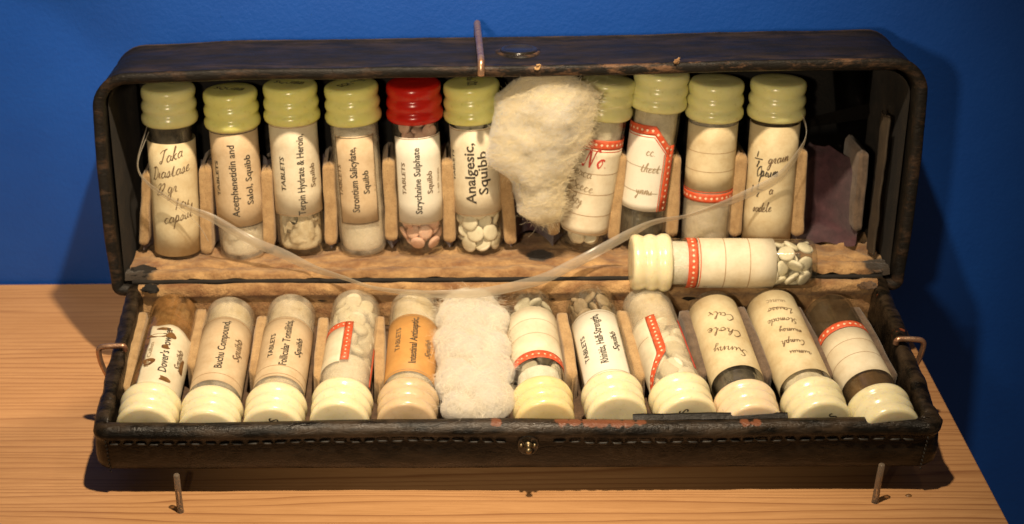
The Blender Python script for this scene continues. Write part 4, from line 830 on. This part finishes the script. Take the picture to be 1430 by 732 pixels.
for i, p in enumerate(C3):
    d = (C3[min(i + 1, len(C3) - 1)] - C3[max(i - 1, 0)]).normalized(); hw = .165; vd = Vector((-.04, -.40, .916)); pp = d.cross(vd).normalized(); ca_ = min(1, max(.12, Wd[i].x / .2)); up_ = pp * ca_ + (vd - d * vd.dot(d)).normalized() * math.sqrt(1 - ca_ * ca_)
    for k in (-1, 1):
        for th in (0, .014): q = p + up_ * hw * k; nn = d.cross(up_).normalized() * th; q = q + nn; V.append(LP(q.x, q.y, q.z))
    if i:
        b = 4 * i; a = b - 4
        F += [(a, b, b + 2, a + 2), (a + 1, a + 3, b + 3, b + 1), (a, a + 1, b + 1, b), (a + 2, b + 2, b + 3, a + 3)]
tag(mesh('plastic_strap', V, F, 'strap'), 'thin clear plastic strap draped in a long curve across the vials of the lid', 'strap')
# fine nylon line looping beside the leftmost vial
V, F = tube([LP(*p) for p in catmull([(-10.9, 4.3, 1.6), (-11.22, 3.4, 1.05), (-10.9, 2.75, .95), (-10.2, 2.2, .9), (-9.5, 1.5, .95), (-9.2, .9, 1.0)], 8)], .014, 5)
tag(mesh('nylon_line', V, F, 'strap'), 'hair thin clear nylon line crossing the leftmost handwritten vial', 'line')

# ---------------------------------------------------------------- display hooks and pins
V, F = tube([LP(*p) for p in catmull([(-.73, 6.42, -.17), (-.73, 6.6, -.2), (-.73, 6.78, -.12), (-.73, 6.84, .1), (-.73, 6.82, .6), (-.73, 6.80, 2.4), (-.73, 6.80, 4.4), (-.73, 6.80, 4.72), (-.73, 6.66, 4.9), (-.73, 6.2, 4.98), (-.73, 1.0, 5.1)], 7)], .105, 12)
tag(mesh('wire_hook', V, F, 'copper'), 'copper wire hook clipped over the top edge of the lid', 'hook', 'display hooks')
for side, v0, lab in ((-1, 3.38, 'copper wire hook over the left edge of the tray'), (1, 3.3, 'copper wire hook over the right edge of the tray')):
    s = side; x0 = 11.50; e = .0 if s < 0 else -.05
    P = [TP(s * (x0 - .32 + e), v0, -.02), TP(s * (x0 - .30 + e), v0, .13), TP(s * (x0 - .15 + e), v0, .16), TP(s * (x0 + .28 + e), v0 + .02, .15), TP(s * (x0 + .43 + e), v0 + .04, .08), TP(s * (x0 + .46 + e), v0 + .06, -.1), TP(s * (x0 + .42 + e), v0 + .08, -.5), TP(s * (x0 + .30 + e), v0 + .1, -.95), TP(s * (x0 + .05), v0 + .1, -1.9), TP(s * (x0 - .6), v0 + .1, -2.0)]
    g = P[-1]; P.append(Vector((g.x, g.y, .02)))
    V, F = tube(catmull(P, 6), .082, 10); tag(mesh('wire_hook', V, F, 'copper'), lab, 'hook', 'display hooks')
for (x, y, dx, lab) in ((-9.23, -7.35, .0, 'clear acrylic pin standing before the left part of the tray'), (10.01, -6.98, .02, 'clear acrylic pin standing before the right part of the tray')):
    e = empty('acrylic_pin', Matrix.Translation((x, y, 0)), lab, 'pin', 'acrylic pins')
    V, F = tube([(0, 0, 0), (0, 0, .05), (0, .0, .7), (dx, .0, 1.24), (dx, 0, 1.27)], [.10, .095, .09, .088, .07], 14); mesh('pin_rod', V, F, 'acrylic', e)
    V, F = lathe([(.105, .002), (.102, .012), (.09, .02), (0, .02)], 16); mesh('pin_foot', V, F, 'acrylic', e)
# speck on the shelf
V, F = lathe([(.07, .0), (.05, .03), (0, .04)], 8); tag(mesh('debris_crumb', V, F, 'blot', mw=Matrix.Translation((11.0, -6.7, .002)) @ Matrix.Scale(1.4, 4, (1, 0, 0))), 'tiny dark crumb on the shelf right of the acrylic pin', 'crumb')
